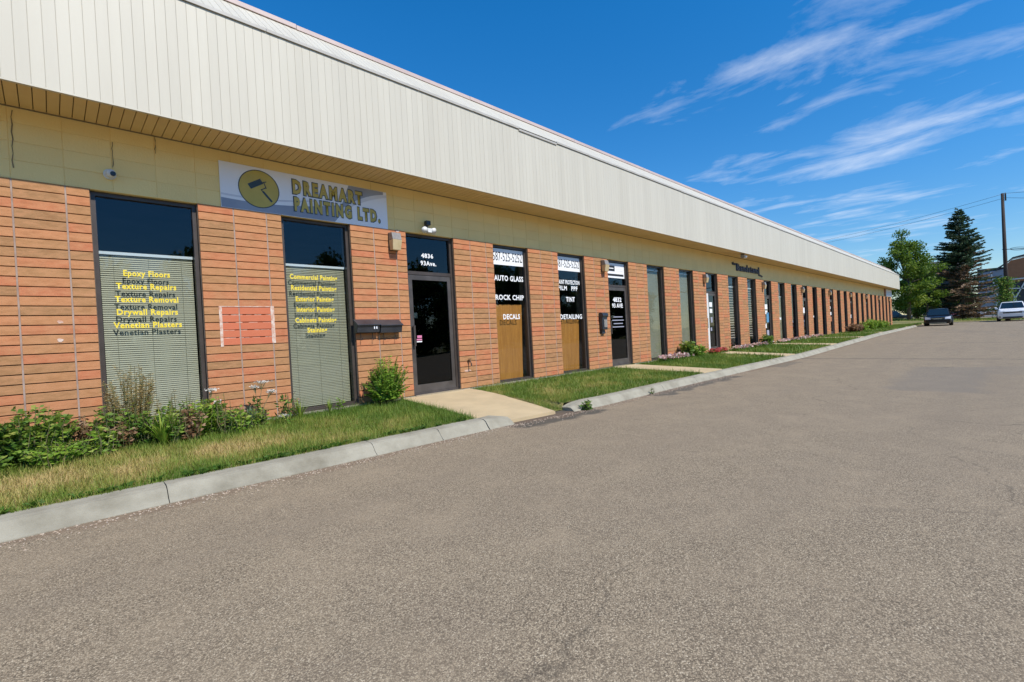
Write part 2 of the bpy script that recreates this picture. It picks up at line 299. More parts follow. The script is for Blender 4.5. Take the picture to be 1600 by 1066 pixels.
# ---------------------------------------------------------------- object helpers
def link(name, me, m, parent=None, loc=None):
    o = bpy.data.objects.new(name, me); COL.objects.link(o)
    if m is not None and not me.materials: me.materials.append(MATS[m] if isinstance(m, str) else m)
    if parent is not None: o.parent = parent
    if loc is not None: o.location = loc
    return o
def tag(o, label, cat, group=None):
    o['label'] = label; o['category'] = cat
    if group: o['group'] = group
    return o
def structure(o): o['kind'] = 'structure'; return o
def stuff(o): o['kind'] = 'stuff'; return o
def thing(name, label, cat, loc=(0, 0, 0), group=None, rz=0.0):
    o = bpy.data.objects.new(name, None); COL.objects.link(o); o.location = loc; o.rotation_euler = (0, 0, rz); o.empty_display_size = 0.2
    return tag(o, label, cat, group)
class MB:
    def __init__(s): s.v = []; s.f = []; s.t = []
    def add(s, vs, fs, tone=0.0):
        b = len(s.v); s.v += [tuple(q) for q in vs]; s.f += [tuple(i+b for i in f) for f in fs]; s.t += [tone]*len(vs); return s
    def box(s, x0, x1, y0, y1, z0, z1, tone=0.0):
        return s.add([(x0, y0, z0), (x1, y0, z0), (x1, y1, z0), (x0, y1, z0), (x0, y0, z1), (x1, y0, z1), (x1, y1, z1), (x0, y1, z1)],
                     [(0, 3, 2, 1), (4, 5, 6, 7), (0, 1, 5, 4), (1, 2, 6, 5), (2, 3, 7, 6), (3, 0, 4, 7)], tone)
    def plate(s, x0, x1, y0, y1, z0, z1, c, tone=0.0):
        """box whose front (low y) edges are chamfered by c"""
        v = [(x0, y1, z0), (x1, y1, z0), (x1, y1, z1), (x0, y1, z1), (x0, y0+c, z0), (x1, y0+c, z0), (x1, y0+c, z1), (x0, y0+c, z1),
             (x0+c, y0, z0+c), (x1-c, y0, z0+c), (x1-c, y0, z1-c), (x0+c, y0, z1-c)]
        f = [(8, 9, 10, 11)]
        for i in range(4):
            j = (i+1) % 4; f += [(4+i, 4+j, 8+j, 8+i), (i, j, 4+j, 4+i)]
        return s.add(v, f, tone)
    def tube(s, pts, rad, n=6, tone=0.0, cap=True):
        pts = [Vector(p) for p in pts]; rad = rad if isinstance(rad, (list, tuple)) else [rad]*len(pts); vs = []; fs = []
        for i, p in enumerate(pts):
            d = (pts[min(i+1, len(pts)-1)]-pts[max(i-1, 0)]).normalized(); a = d.orthogonal().normalized() if abs(d.z) < 0.99 else Vector((1, 0, 0)); a = (a-d*a.dot(d)).normalized(); b = d.cross(a)
            if i and (a.dot(pa) < 0): a, b = -a, -b
            pa = a
            for k in range(n):
                q = 2*math.pi*k/n; vs.append(p+(a*math.cos(q)+b*math.sin(q))*rad[i])
        for i in range(len(pts)-1):
            for k in range(n): fs.append((i*n+k, i*n+(k+1) % n, (i+1)*n+(k+1) % n, (i+1)*n+k))
        if cap: fs += [tuple(range(n))[::-1], tuple(range((len(pts)-1)*n, len(pts)*n))]
        return s.add(vs, fs, tone)
    def disc(s, c, r, axis='y', n=24, depth=0.02, tone=0.0):
        ax = {'x': 0, 'y': 1, 'z': 2}[axis]; o = [k for k in range(3) if k != ax]; vs = []
        for d in (0, depth):
            for k in range(n):
                p = list(c); p[ax] += d; p[o[0]] += r*math.cos(2*math.pi*k/n); p[o[1]] += r*math.sin(2*math.pi*k/n); vs.append(p)
        return s.add(vs, [tuple(range(n)), tuple(range(n, 2*n))[::-1]]+[(k, k+n, (k+1) % n+n, (k+1) % n) for k in range(n)], tone)
    def mesh(s, name, smooth=False):
        me = bpy.data.meshes.new(name); me.from_pydata(s.v, [], s.f); me.update()
        a = me.attributes.new('tone', 'FLOAT', 'POINT'); a.data.foreach_set('value', s.t)
        if smooth: me.polygons.foreach_set('use_smooth', [True]*len(me.polygons))
        return me
    def build(s, name, m, parent=None, loc=None, smooth=False): return link(name, s.mesh(name, smooth), m, parent, loc)
def bevel(o, w=0.01, seg=2):
    b = o.modifiers.new('bevel', 'BEVEL'); b.width = w; b.segments = seg; b.limit_method = 'ANGLE'; return o
def quads_mesh(name, V, T, nper=4):
    """V: (n, nper, 3) polygons, T: (n,) tones"""
    n = len(V); me = bpy.data.meshes.new(name); me.vertices.add(n*nper); me.vertices.foreach_set('co', np.ascontiguousarray(V, dtype=np.float32).ravel())
    me.loops.add(n*nper); me.loops.foreach_set('vertex_index', np.arange(n*nper, dtype=np.int32))
    me.polygons.add(n); me.polygons.foreach_set('loop_start', np.arange(0, n*nper, nper, dtype=np.int32)); me.update(calc_edges=True)
    a = me.attributes.new('tone', 'FLOAT', 'POINT'); a.data.foreach_set('value', np.repeat(np.asarray(T, dtype=np.float32), nper))
    return me
def unit(a): return a/np.maximum(np.linalg.norm(a, axis=-1, keepdims=True), 1e-9)
def leaves(P, D, L, W, rng=RNG):
    """rhombic leaves at points P, pointing along D, length L, width W, random roll -> (n,4,3)"""
    n = len(P); D = unit(D); R = unit(np.cross(D, rng.normal(size=(n, 3)))); L = np.broadcast_to(L, (n,))[:, None]; W = np.broadcast_to(W, (n,))[:, None]
    Nn = np.cross(D, R)
    return np.stack([P, P+D*L*0.5+R*W*0.5+Nn*L*0.06, P+D*L, P+D*L*0.5-R*W*0.5+Nn*L*0.06], 1)
def text_obj(s, m, parent, x, y, z, width, height, name='lettering', bold=0.0, space=1.0):
    """built-in font; fitted to width x height (cap height), centred at x, base-line centred at z, facing -y"""
    c = bpy.data.curves.new('text', 'FONT'); c.body = s; c.size = 1; c.offset = bold; c.space_character = space; c.extrude = 0.0; c.resolution_u = 2
    o = bpy.data.objects.new('text', c); COL.objects.link(o); dg = bpy.context.evaluated_depsgraph_get(); me = bpy.data.meshes.new_from_object(o.evaluated_get(dg))
    bpy.data.objects.remove(o); bpy.data.curves.remove(c)
    n = len(me.vertices); co = np.empty(n*3, np.float32); me.vertices.foreach_get('co', co); co = co.reshape(-1, 3)
    lo, hi = co.min(0), co.max(0); flat = s.upper() == s; cap = 0.70; ch = (hi[1]-lo[1]) if flat else cap+2*bold; mid = (hi[1]+lo[1])/2 if flat else cap/2
    sx = width/(hi[0]-lo[0]); sz = height/ch
    out = np.stack([(co[:, 0]-(lo[0]+hi[0])/2)*sx, np.zeros(n), (co[:, 1]-mid)*sz], 1)
    me.vertices.foreach_set('co', out.astype(np.float32).ravel()); me.update()
    return link(name, me, m, parent, (x, y, z))

# ---------------------------------------------------------------- ground levels
AX = [-30, -9, 0, 3.6, 6, 8, 18, 26, 33, 50, 70]; AZ = [-0.17, -0.17, -0.18, -0.20, -0.25, -0.245, -0.29, -0.205, -0.13, -0.09, -0.06]
def asphalt_z(x, y): return np.interp(x, AX, AZ)+np.clip((-2.65-y), 0, 12)*-0.008
def lawn_z(x, y):
    k = np.interp(x, AX, AZ)+0.118; return -0.035+(k+0.035)*np.clip(-y/2.4, 0, 1)-0.004
def berm_z(x, y):
    t = np.clip((x-62)/6, 0, 1); return (1-t)*-0.06 + t*np.clip(0.12+0.05*(y+4), -0.12, 0.42)
def on_asphalt(u, v):
    z = -0.1
    for _ in range(6): p = PZ(u, v, z); z = float(asphalt_z(p[0], p[1]))
    return p

def grid_sheet(name, xs, ys, zf, m):
    X, Y = np.meshgrid(xs, ys, indexing='ij'); Z = zf(X, Y); nx, ny = X.shape
    me = bpy.data.meshes.new(name); V = np.stack([X, Y, Z], -1).reshape(-1, 3)
    F = [(i*ny+j, (i+1)*ny+j, (i+1)*ny+j+1, i*ny+j+1) for i in range(nx-1) for j in range(ny-1)]
    me.from_pydata(V.tolist(), [], F); me.update(); me.polygons.foreach_set('use_smooth', [True]*len(F))
    return structure(link(name, me, m))
grid_sheet('parking_lot', np.concatenate([np.arange(-30, 69, 0.75)]), -2.35-np.concatenate([np.arange(0, 12, 0.75), np.arange(12, 27, 3)]), asphalt_z, 'asphalt')
structure(MB().add([(-3000, -3000, -0.62), (3000, -3000, -0.62), (3000, 3000, -0.62), (-3000, 3000, -0.62)], [(0, 1, 2, 3)]).build('ground', 'far_ground'))
structure(MB().add([(-200, -60, -0.5), (68.5, -60, -0.5), (68.5, -26.5, -0.42), (-200, -26.5, -0.42)], [(0, 1, 2, 3)]).build('verge', 'turf'))
grid_sheet('berm', np.arange(61.8, 82, 1.0), np.arange(-40, 26, 1.0), lambda x, y: np.where(x < 62, -0.35, berm_z(x, y)-np.clip(61.9-x, 0, 1)) - np.where((x < 68) & (y < -3.2), 0.3, 0), 'turf')
structure(MB().add([(82, -200, -0.1), (112, -200, -0.1), (112, 200, -0.02), (82, 200, -0.02)], [(0, 1, 2, 3)]).build('road', 'asphalt'))
structure(MB().add([(112, -300, -0.09), (400, -300, 0.2), (400, 300, 0.2), (112, 300, -0.01)], [(0, 1, 2, 3)]).build('far_lawn', 'turf'))

# lawn with concrete paths to the doors
DOORS = [k for k in range(-1, 30) if k % 3 == 2]
GAP = (3.62, 5.05)                     # break in the kerb at the first path
def path_range(k):
    x0 = 2*k*M_; return (x0-0.28, x0+M_+0.2) if k == 2 else (x0-0.02, x0+M_+0.02)
def in_path(x, y, g=0.0):
    t = np.clip(-y/2.62, 0, 1); a, b = path_range(2); return (x > a-0.36*t**1.2+g) & (x < b-0.5*t**1.5-g)
def lawn_edge(x, y):     # lawn height easing down to the sloping first path
    t = np.clip(-y/2.62, 0, 1); a, b = path_range(2); a = a-0.36*t**1.2; b = b-0.5*t**1.5
    pz = -0.012+(asphalt_z(x, -2.65)+0.045+0.012)*t**1.3; d = np.maximum(np.maximum(a-x, x-b), 0)
    z = np.where(d < 0.35, np.minimum(lawn_z(x, y), pz+0.01+d*0.5), lawn_z(x, y)); g = (x > 3.86) & (x < 5.14)
    return np.where(g & (y < -2.0), np.minimum(z, asphalt_z(x, -2.65)+0.012+np.clip(y+2.42, 0, 1)*0.22), z)
grid_sheet('lawn', np.concatenate([np.arange(-30, 3, 0.6), np.arange(3, 6, 0.06), np.arange(6, 62.3, 0.6)]), np.linspace(-2.42, 0.02, 9), lambda x, y: np.where(in_path(x, y, 0.05), -0.3, lawn_edge(x, y)), 'turf')
structure(MB().add([(-30, 0.3, -0.3), (62.2, 0.3, -0.3), (62.2, -0.02, -0.3), (-30, -0.02, -0.3)], [(0, 1, 2, 3)]).build('foundation_trench', 'soil'))
for k in DOORS:
    a, b = path_range(k); mb = MB()
    ys = [0.0, -0.5, -1.0, -1.5, -2.0, -2.43] if k != 2 else [0.0, -0.4, -0.8, -1.2, -1.6, -2.0, -2.3, -2.55]
    for j in range(len(ys)-1):
        q = []
        for y in (ys[j], ys[j+1]):
            for x in (a, b):
                z = float(lawn_z(x, y))+0.022
                if k == 2: z = -0.012+(float(asphalt_z(x, -2.65))+0.045+0.012)*(-y/2.62)**1.3; x = x-0.36*(-y/2.62)**1.2 if x == a else x-0.5*(-y/2.62)**1.5
                q.append((x, y, z))
        q2 = [(x, y, z-0.09) for x, y, z in q]
        mb.add(q+q2, [(0, 2, 3, 1), (0, 4, 6, 2), (1, 3, 7, 5)]+([(2, 6, 7, 3)] if j == len(ys)-2 else []))
    structure(mb.build('path', 'path_concrete'))
structure(MB().box(-8.2, 62.0, -0.035, 0.05, -0.25, -0.004).build('footing', 'concrete'))

# kerb, cast in lengths
kerb = structure(MB().box(-30, -14, -2.66, -2.4, -0.3, -0.06).build('kerb', 'concrete'))
def kerb_piece(x0, x1, broken=0):
    prof = [(-2.40, -0.15), (-2.40, 0.117), (-2.44, 0.120), (-2.53, 0.116), (-2.565, 0.106), (-2.588, 0.085), (-2.625, 0.035), (-2.66, 0.004), (-2.675, -0.08)]
    n = max(2, int((x1-x0)/0.2)+1); mb = MB(); vs = []; m = len(prof)
    for i in range(n):
        x = x0+(x1-x0)*i/(n-1); za = float(asphalt_z(x, -2.65)); e = 1.0
        if broken == 1 and x > x1-0.28: e = 1-0.3*((x-(x1-0.28))/0.28)**2
        if broken == 2 and x < x0+0.3: e = 0.45+0.55*((x-x0)/0.3)
        for j, (y, z) in enumerate(prof):
            w = 0.004 if j in (0, 8) else 0.007
            vs.append((x+random.uniform(-.01, .01)*(e < 1), y+random.uniform(-w, w)*0.5, za+(z*e if z > 0 else z)+random.uniform(-w, w)*(0.35 if e == 1 else 1.6)))
    fs = [(i*m+j, i*m+j+1, (i+1)*m+j+1, (i+1)*m+j) for i in range(n-1) for j in range(m-1)]+[tuple(range(m))[::-1], tuple(range((n-1)*m, n*m))]
    mb.add(vs, fs); o = mb.build('kerb_segment', 'concrete', kerb, smooth=False); return o
kx = [-14, -11, -8, -5, -2.4, 0.19, 1.9, 2.72, 3.42]
for a, b in zip(kx[:-1], kx[1:]): kerb_piece(a+0.003, b-0.003)
kerb_piece(3.432, 3.86, 1)
kx = [5.12, 7.9, 9.35, 10.1, 12.6, 15.2, 18.0, 20.9, 24, 27, 30, 33, 36.2, 36.9, 40, 43, 46, 49, 52]
for i, (a, b) in enumerate(zip(kx[:-1], kx[1:])): kerb_piece(a+0.003, b-0.003, 2 if i == 0 else 0)

# ---------------------------------------------------------------- the building
bld = thing('commercial_building', 'long low brick commercial building with cream metal fascia and many narrow windows', 'building')
X0, X1 = -7*M_, 61*M_ - M_                # left and right end of the shell
KS = list(range(-3, 30))                  # openings, 2 modules apart
SOF, FD, DRIP = 3.606, 0.677, 4.985
def pier_span(k): return ((2*k-1)*M_, 2*k*M_)
# brick: one shared mesh for whole bricks, one for half bricks
def brick_mesh(w): return MB().plate(0.007, w-0.007, -0.012, 0.03, 0.0048, ROWH-0.0048, 0.0028).mesh('brick')
BM = {1: brick_mesh(BL), 0.5: brick_mesh(BL/2)}
for q in BM.values(): q.materials.append(MATS['brick'])
rest = MB(); nb = 0
for k in KS+[30]:
    a, b = pier_span(k)
    pier = MB().box(a, b, 0.012, 0.30, 0.0, TOP).build('pier', 'mortar_dark', bld)
    cols = [(a, 1), (a+BL, 1), (a+2*BL, 0.5)]
    js = MB()
    for cx in (a+BL, a+2*BL): js.box(cx-0.008, cx+0.008, -0.0085, 0.02, 0.0, TOP-0.002)
    js.build('mortar_joint', 'mortar_pale', pier)
    single = k in (0, 1, 2) or k == 3
    for r in range(NROW):
        for cx, w in cols:
            if single and (k < 3 or r >= 12):
                o = link('brick', BM[w], None, pier, (cx, random.uniform(-0.002, 0.002), r*ROWH)); nb += 1
            else:
                y = random.uniform(-0.002, 0.002)
                rest.plate(cx+0.007, cx+w*BL-0.007, -0.012+y, 0.03, r*ROWH+0.0048, (r+1)*ROWH-0.0048, 0.0028, random.random())
stuff(rest.build('far_bricks', 'brick', bld))
# white caulk left round the red patch
cs = MB()
cs.box(PATCH[0]-0.03, PATCH[0]+0.004, -0.0165, 0.0, PATCH[2]-0.02, PATCH[3]+0.01); cs.build('caulk_strip', 'caulk', bld)
cs = MB().box(PATCH[1]-0.012, PATCH[1]+0.035, -0.0165, 0.0, PATCH[2]-0.0, PATCH[3]+0.012); cs.build('caulk_strip', 'caulk', bld)
MB().box(PATCH[0]+0.006, PATCH[1]-0.014, -0.0160, 0.0, PATCH[3]-0.002, PATCH[3]+0.008).build('caulk_strip', 'caulk', bld)
for r in (11, 12, 13, 14):
    mb = MB(); x = PATCH[0]+0.006
    while x < PATCH[1]-0.06:
        l = random.uniform(0.04, 0.16); mb.box(x, min(x+l, PATCH[1]-0.014), -0.009, 0.0, r*ROWH-0.006, r*ROWH-0.006+random.uniform(0.003, 0.007)); x += l+random.uniform(0.01, 0.10)
    mb.build('caulk_strip', 'caulk', bld)
# wipes of white filler on single bricks
for u, v, w in ((94, 503, 0.055), (94, 532, 0.055), (731, 579, 0.2), (621, 361, 0.07)):
    p = PY(u, v, -0.014); mb = MB(); n = 12; vs = [(0, 0, 0)]
    for i in range(n): a = 2*math.pi*i/n; r = random.uniform(0.7, 1.1); vs.append((math.cos(a)*w/2*r, 0, math.sin(a)*0.022*r))
    mb.add([(x, -0.0005, z) for x, y, z in vs]+[(x, 0.003, z) for x, y, z in vs[1:]], [(0, i+1, (i+1) % n+1) for i in range(n)]+[(i+1, n+1+i, n+1+(i+1) % n, (i+1) % n+1) for i in range(n)])
    mb.build('filler_daub', 'caulk', bld, (p[0], -0.0135, p[2]))

# painted block band over the openings
BH = (SOF+0.02-TOP)/4; blk = MB().plate(0.0016, BL-0.0016, 0.0, 0.03, 0.0014, BH-0.0014, 0.0025).mesh('block'); blk.materials.append(MATS['block_paint'])
band = MB().box(X0-0.0, X1, 0.009, 0.30, TOP+0.0006, SOF+0.05).build('block_band', 'block_paint', bld)
rest = MB(); nblk = int(round((X1-X0)/BL))
for i in range(nblk):
    x = X0+i*BL
    for r in range(4):
        y = 0.004+random.uniform(-0.0012, 0.0012)
        if -1.4 < x < 28.8 : link('block', blk, None, band, (x, y, TOP+r*BH))
        else: rest.plate(x+0.0016, x+BL-0.0016, y, 0.03, TOP+r*BH+0.0014, TOP+(r+1)*BH-0.0014, 0.0025, random.random())
stuff(rest.build('far_blocks', 'block_paint', bld))
# movement cracks in the paint
for u, v0, v1 in ((18, 172, 262), (175, 222, 262), (241, 212, 240)):
    p, q = PY(u, v0, 0.0), PY(u+2, v1, 0.0); mb = MB(); pts = [(p[0]+(q[0]-p[0])*t+random.uniform(-.006, .006), 0.0, p[2]+(q[2]-p[2])*t) for t in np.linspace(0, 1, 9)]
    mb.tube(pts, [random.uniform(0.002, 0.006) for _ in pts], 5).build('crack', 'joint_shadow', bld)

# fascia, drip flashing, sloped parapet, cap
PW = 0.1
def strips(name, far, m, n_single, x_from, x_to, make, parent):
    me = MB(); make(me, 0.0, 0.0); me = me.mesh(name); me.materials.append(MATS[m]); rest = MB(); cnt = 0
    x = X0-0.3; i = 0
    while x < X1+0.3-PW*0.5:
        if x_from <= x and cnt < n_single: link(name, me, None, parent, (x, random.uniform(-.0008, .0008), 0)); cnt += 1
        else: make(rest, x, random.random())
        x += PW
    stuff(rest.build(far, m, parent))
fas = MB().box(X0-0.3, X1+0.3, -FD+0.007, -FD+0.09, SOF-0.0, DRIP).build('fascia', 'fascia_backing', bld)
strips('fascia_panel', 'far_fascia_panels', 'fascia_paint', 300, -1.6, 0, lambda mb, x, t: mb.plate(x+0.0004, x+PW-0.0004, -FD, -FD+0.008, SOF-0.014, DRIP-0.012, 0.0026, t), fas)
MB().box(X0-0.3, X1+0.3, -FD-0.006, -FD+0.03, SOF-0.03, SOF-0.0145).build('fascia_trim', 'fascia_paint', bld)
sof = MB().box(X0-0.3, X1+0.3, -FD+0.092, 0.008, SOF+0.012, SOF+0.03).build('soffit', 'joint_shadow', bld)
strips('soffit_panel', 'far_soffit_panels', 'soffit_paint', 160, -1.6, 0, lambda mb, x, t: mb.box(x+0.004, x+PW-0.004, -FD+0.012, 0.003, SOF-0.008, SOF+0.0115, t), sof)
MB().box(X0-0.3, X1+0.3, -0.012, 0.002, SOF-0.018, SOF-0.0085).build('soffit_trim', 'joint_shadow', bld)
# flashing rail with the panel ends notched below it
fl = MB(); n = 60
for i in range(n):
    xa, xb = X0-0.3+(X1-X0+0.6)*i/n, X0-0.3+(X1-X0+0.6)*(i+1)/n-0.004
    dz = random.uniform(-0.004, 0.004)-(0.028 if xa < 6.6 < xb else 0); fl.box(xa, xb, -FD-0.022, -FD+0.05, DRIP-0.008+dz, DRIP+0.03+dz)
fl.build('flashing', 'flashing', bld)
TY, TZ = -0.02, 5.60
par = MB().add([(X0-0.3, -FD+0.02, DRIP+0.02), (X1+0.3, -FD+0.02, DRIP+0.02), (X1+0.3, TY, TZ-0.01), (X0-0.3, TY, TZ-0.01), (X0-0.3, 0.3, DRIP), (X1+0.3, 0.3, DRIP), (X1+0.3, 0.3, TZ-0.01), (X0-0.3, 0.3, TZ-0.01)],
               [(0, 1, 2, 3), (0, 3, 7, 4), (1, 5, 6, 2), (3, 2, 6, 7), (4, 5, 1, 0), (4, 7, 6, 5)]).build('parapet', 'fascia_backing', bld)
def slope_strip(mb, x, t):
    a = np.array([-FD+0.012, DRIP+0.03]); b = np.array([TY, TZ]); d = (b-a)/np.linalg.norm(b-a); nn = np.array([-d[1], d[0]]); c = 0.004
    v = []
    for (xx, off) in ((x+0.001, 0.001), (x+0.001+c, 0.008), (x+PW-0.001-c, 0.008), (x+PW-0.001, 0.001)):
        for e in (a, b): q = e+nn*off; v.append((xx, q[0], q[1]))
    mb.add(v, [(0, 2, 3, 1), (2, 4, 5, 3), (4, 6, 7, 5)], t)
strips('parapet_panel', 'far_parapet_panels', 'fascia_paint', 200, 0.9, 0, slope_strip, par)
mb = MB(); n = 21
for i in range(n):
    xa, xb = X0-0.33+(X1-X0+0.66)*i/n, X0-0.33+(X1-X0+0.66)*(i+1)/n-0.006
    dz = random.uniform(-.006, .006); mb.box(xa, xb, TY-0.05, 0.35, TZ-0.012+dz, TZ+0.05+dz)
mb.build('parapet_cap', 'cap_metal', bld)
MB().box(X0-0.2, X1+0.2, 0.36, 24, 5.2, 5.4).build('roof', 'roof_gravel', bld)
MB().box(X1-0.002, X1+0.24, 0.32, 24, -0.3, 5.19).build('end_wall', 'stucco_orange', bld)
MB().box(X0-0.24, X0+0.002, 0.32, 24, -0.3, 5.19).build('end_wall', 'stucco_orange', bld)
it = MB().box(X0, X1, 6.0, 6.1, -0.05, 3.4).box(X0, X1, 0.31, 6.0, -0.06, -0.02).box(X0, X1, 0.31, 6.0, 3.0, 3.1)
for k in range(-1, 30, 3): it.box((2*k+2)*M_-0.4-0.05, (2*k+2)*M_-0.4+0.05, 0.305, 5.99, -0.015, 2.99)
it.build('room_walls', 'dark_interior', bld)

REC = 0.085                                # recess of the frames behind the brick face
def opening_x(k): return 2*k*M_, (2*k+1)*M_
def frame_mesh(mb, a, b, z0, z1, w=0.045, y0=REC-0.02, y1=REC+0.06):
    mb.box(a+0.002, a+w, y0, y1, z0, z1); mb.box(b-w, b-0.002, y0, y1, z0, z1)
    mb.box(a+w, b-w, y0+0.001, y1, z1-w, z1); mb.box(a+w, b-w, y0+0.001, y1, z0, z0+w)
def pane(mb_parent, a, b, z0, z1, m='pane_glass', y=None):
    y = REC+0.02 if y is None else y
    return MB().box(a, b, y, y+0.006, z0, z1).build('pane', m, mb_parent)
def slat_blind(parent, a, b, z0, z1, y, pitch=0.025, m='blind', tilt=1.0, width=0.0285):
    mb = MB(); n = int((z1-z0)/pitch); c, s = math.cos(tilt)*width/2, math.sin(tilt)*width/2
    for i in range(n):
        z = z1-0.03-i*pitch; sag = random.uniform(-0.0015, 0.0015)
        mb.add([(a, y-c*0.7, z-s+sag), (b, y-c*0.7, z-s-sag), (b, y+c*0.7, z+s-sag), (a, y+c*0.7, z+s+sag)], [(0, 1, 2, 3)], random.random())
    for x in (a+0.12, (a+b)/2, b-0.12): mb.tube([(x, y-c-0.002, z0), (x, y-c-0.002, z1)], 0.0012, 4)
    o = mb.build('blind', m, parent); MB().box(a-0.004, b+0.004, y-0.022, y+0.022, z1-0.022, z1+0.012).build('head_rail', 'blind_rail', o); return o
def window(k, kind):
    a, b = opening_x(k); mb = MB(); frame_mesh(mb, a, b, 0.0, TOP-0.004); w = mb.build('window', 'bronze', bld); g0, g1 = a+0.046, b-0.046
    MB().box(a+0.002, b-0.002, 0.012, REC-0.022, -0.003, 0.02).build('sill', 'bronze', w)
    if kind == 'half':        # dark upper light, blind below
        pane(w, g0, g1, 0.046, TOP-0.05); slat_blind(w, g0+0.01, g1-0.01, 0.05, 2.17, REC+0.095)
    elif kind == 'full': pane(w, g0, g1, 0.046, TOP-0.05); slat_blind(w, g0+0.01, g1-0.01, 0.05, TOP-0.12, REC+0.095)
    elif kind == 'open': pane(w, g0, g1, 0.046, TOP-0.05); slat_blind(w, g0+0.01, g1-0.01, 0.25, TOP-0.4, REC+0.11, 0.1, 'brown_slat', 0.35, 0.07)
    elif kind == 'ply':
        pane(w, g0, g1, 0.046, TOP-0.05, 'pane_glass')
        zt = 1.62 if k == 3 else 1.28
        q = MB().add([(g0+0.0, 0.24, 0.02), (g1-0.05, 0.24, 0.02), (g1+0.02-0.04, 0.20, zt), (g0+0.0, 0.20, zt), (g0, 0.256, 0.02), (g1-0.05, 0.256, 0.02), (g1-0.02, 0.216, zt), (g0, 0.216, zt)],
                     [(0, 1, 2, 3), (4, 7, 6, 5), (0, 4, 5, 1), (1, 5, 6, 2), (2, 6, 7, 3), (3, 7, 4, 0)])
        q.build('plywood_sheet', 'plywood', w)
    else: pane(w, g0, g1, 0.046, TOP-0.05, 'dark_glass')
    return w
def line_text(parent, s, m, u, v, width, height, y, xc=None, bold=0.02):
    p = PY(u, v, y); return text_obj(s, m, parent, p[0] if xc is None else xc, y, p[2], width, height*1.12, bold=bold, space=1.1)
GY = REC+0.0185                            # lettering stuck on the glass
def door(k):
    a, b = opening_x(k); mb = MB(); frame_mesh(mb, a, b, 0.0, TOP-0.004, 0.045); HZ = 2.12
    mb.box(a+0.045, b-0.045, REC-0.018, REC+0.06, HZ, HZ+0.06); d = mb.build('door', 'bronze', bld)
    pane(d, a+0.046, b-0.046, HZ+0.061, TOP-0.05, 'dark_glass')
    lf = MB(); x0, x1, y0, y1 = a+0.05, b-0.05, REC-0.012, REC+0.034
    lf.box(x0, x0+0.075, y0, y1, 0.012, HZ-0.006).box(x1-0.075, x1, y0, y1, 0.012, HZ-0.006).box(x0+0.075, x1-0.075, y0+0.001, y1, HZ-0.09, HZ-0.006).box(x0+0.075, x1-0.075, y0+0.001, y1, 0.012, 0.17)
    leaf = lf.build('door_leaf', 'door_metal' if k != 8 else 'door_metal', d)
    pane(leaf, x0+0.076, x1-0.076, 0.171, HZ-0.091, 'dark_glass', REC+0.006)
    MB().box(x0+0.02, x0+0.06, y0-0.055, y0-0.035, 0.86, 1.22).box(x0+0.025, x0+0.055, y0-0.036, y0, 0.88, 0.92).box(x0+0.025, x0+0.055, y0-0.036, y0, 1.16, 1.20).build('door_handle', 'bronze', leaf)
    MB().box(a+0.0, b-0.0, -0.06, REC+0.03, -0.03, 0.011).build('threshold', 'chrome', d)
    return d, leaf
PARTS = {}
for k in KS:
    if k % 3 == 2: PARTS[k] = door(k)
    else: PARTS[k] = window(k, {0: 'half', 1: 'half', 3: 'ply', 4: 'ply', 6: 'full', 7: 'full', 9: 'open', 10: 'open', 12: 'half', -3: 'full', -2: 'full'}.get(k, 'dark'))
# lettering on the panes
w = PARTS[0]; xc = 0.53
for s, u, v, wd in (('Epoxy Floors', 230, 428, 0.45), ('Texture Repairs', 230, 448, 0.58), ('Texture Removal', 231, 468, 0.61), ('Drywall Repairs', 232, 487.5, 0.59), ('Venetian Plasters', 233, 507.5, 0.66)):
    line_text(w, s, 'yellow_vinyl', u, v, wd, 0.066, GY, bold=0.03)
w = PARTS[1]
for s, u, v, wd in (('Commercial Painting', 491, 433.5, 0.71), ('Residential Painting', 491.5, 450.5, 0.68), ('Exterior Painting', 492.5, 467.5, 0.57), ('Interior Painting', 494, 483.5, 0.57), ('Cabinets Painting', 494.5, 500, 0.62), ('Staining', 496, 515.5, 0.30)):
    line_text(w, s, 'yellow_vinyl', u, v, wd, 0.068, GY, bold=0.03)
def phone_sign(k):
    a, b = opening_x(k); s = MB().box(a+0.05, b-0.05, GY-0.002, GY, TOP-0.40, TOP-0.065).build('phone_sign', 'white_vinyl', PARTS[k])
    text_obj('587-525-5252', 'black_vinyl', PARTS[k], (a+b)/2, GY-0.0035, TOP-0.225, 0.86, 0.19, bold=0.0)
phone_sign(3); phone_sign(4)
for s, u, v, wd, h in (('AUTO GLASS', 0, 435.5, 0.86, 0.105), ('ROCK CHIP', 0, 465, 0.84, 0.10), ('DECALS', 0, 495, 0.50, 0.10)):
    line_text(PARTS[3], s, 'white_vinyl', 797, v, wd, h, GY, xc=(7*M_-0.5*M_)+(0.03 if s == 'DECALS' else 0.01), bold=0.03)
for s, v, wd, h, xo in (('PAINT PROTECTION', 441.5, 0.84, 0.095, 0.0), ('FILM   PPF', 450.8, 0.74, 0.095, -0.04), ('TINT', 468, 0.34, 0.105, 0.03), ('DETAILING', 495, 0.85, 0.105, 0.03)):
    line_text(PARTS[4], s, 'white_vinyl', 892, v, wd, h, GY, xc=8.5*M_+xo, bold=0.03)
d, leaf = PARTS[2]
line_text(d, '4836', 'white_vinyl', 667.5, 400, 0.26, 0.075, GY, bold=0.03); line_text(d, '93Ave.', 'white_vinyl', 669.5, 411.8, 0.34, 0.075, GY, bold=0.03)
LY = REC+0.0045
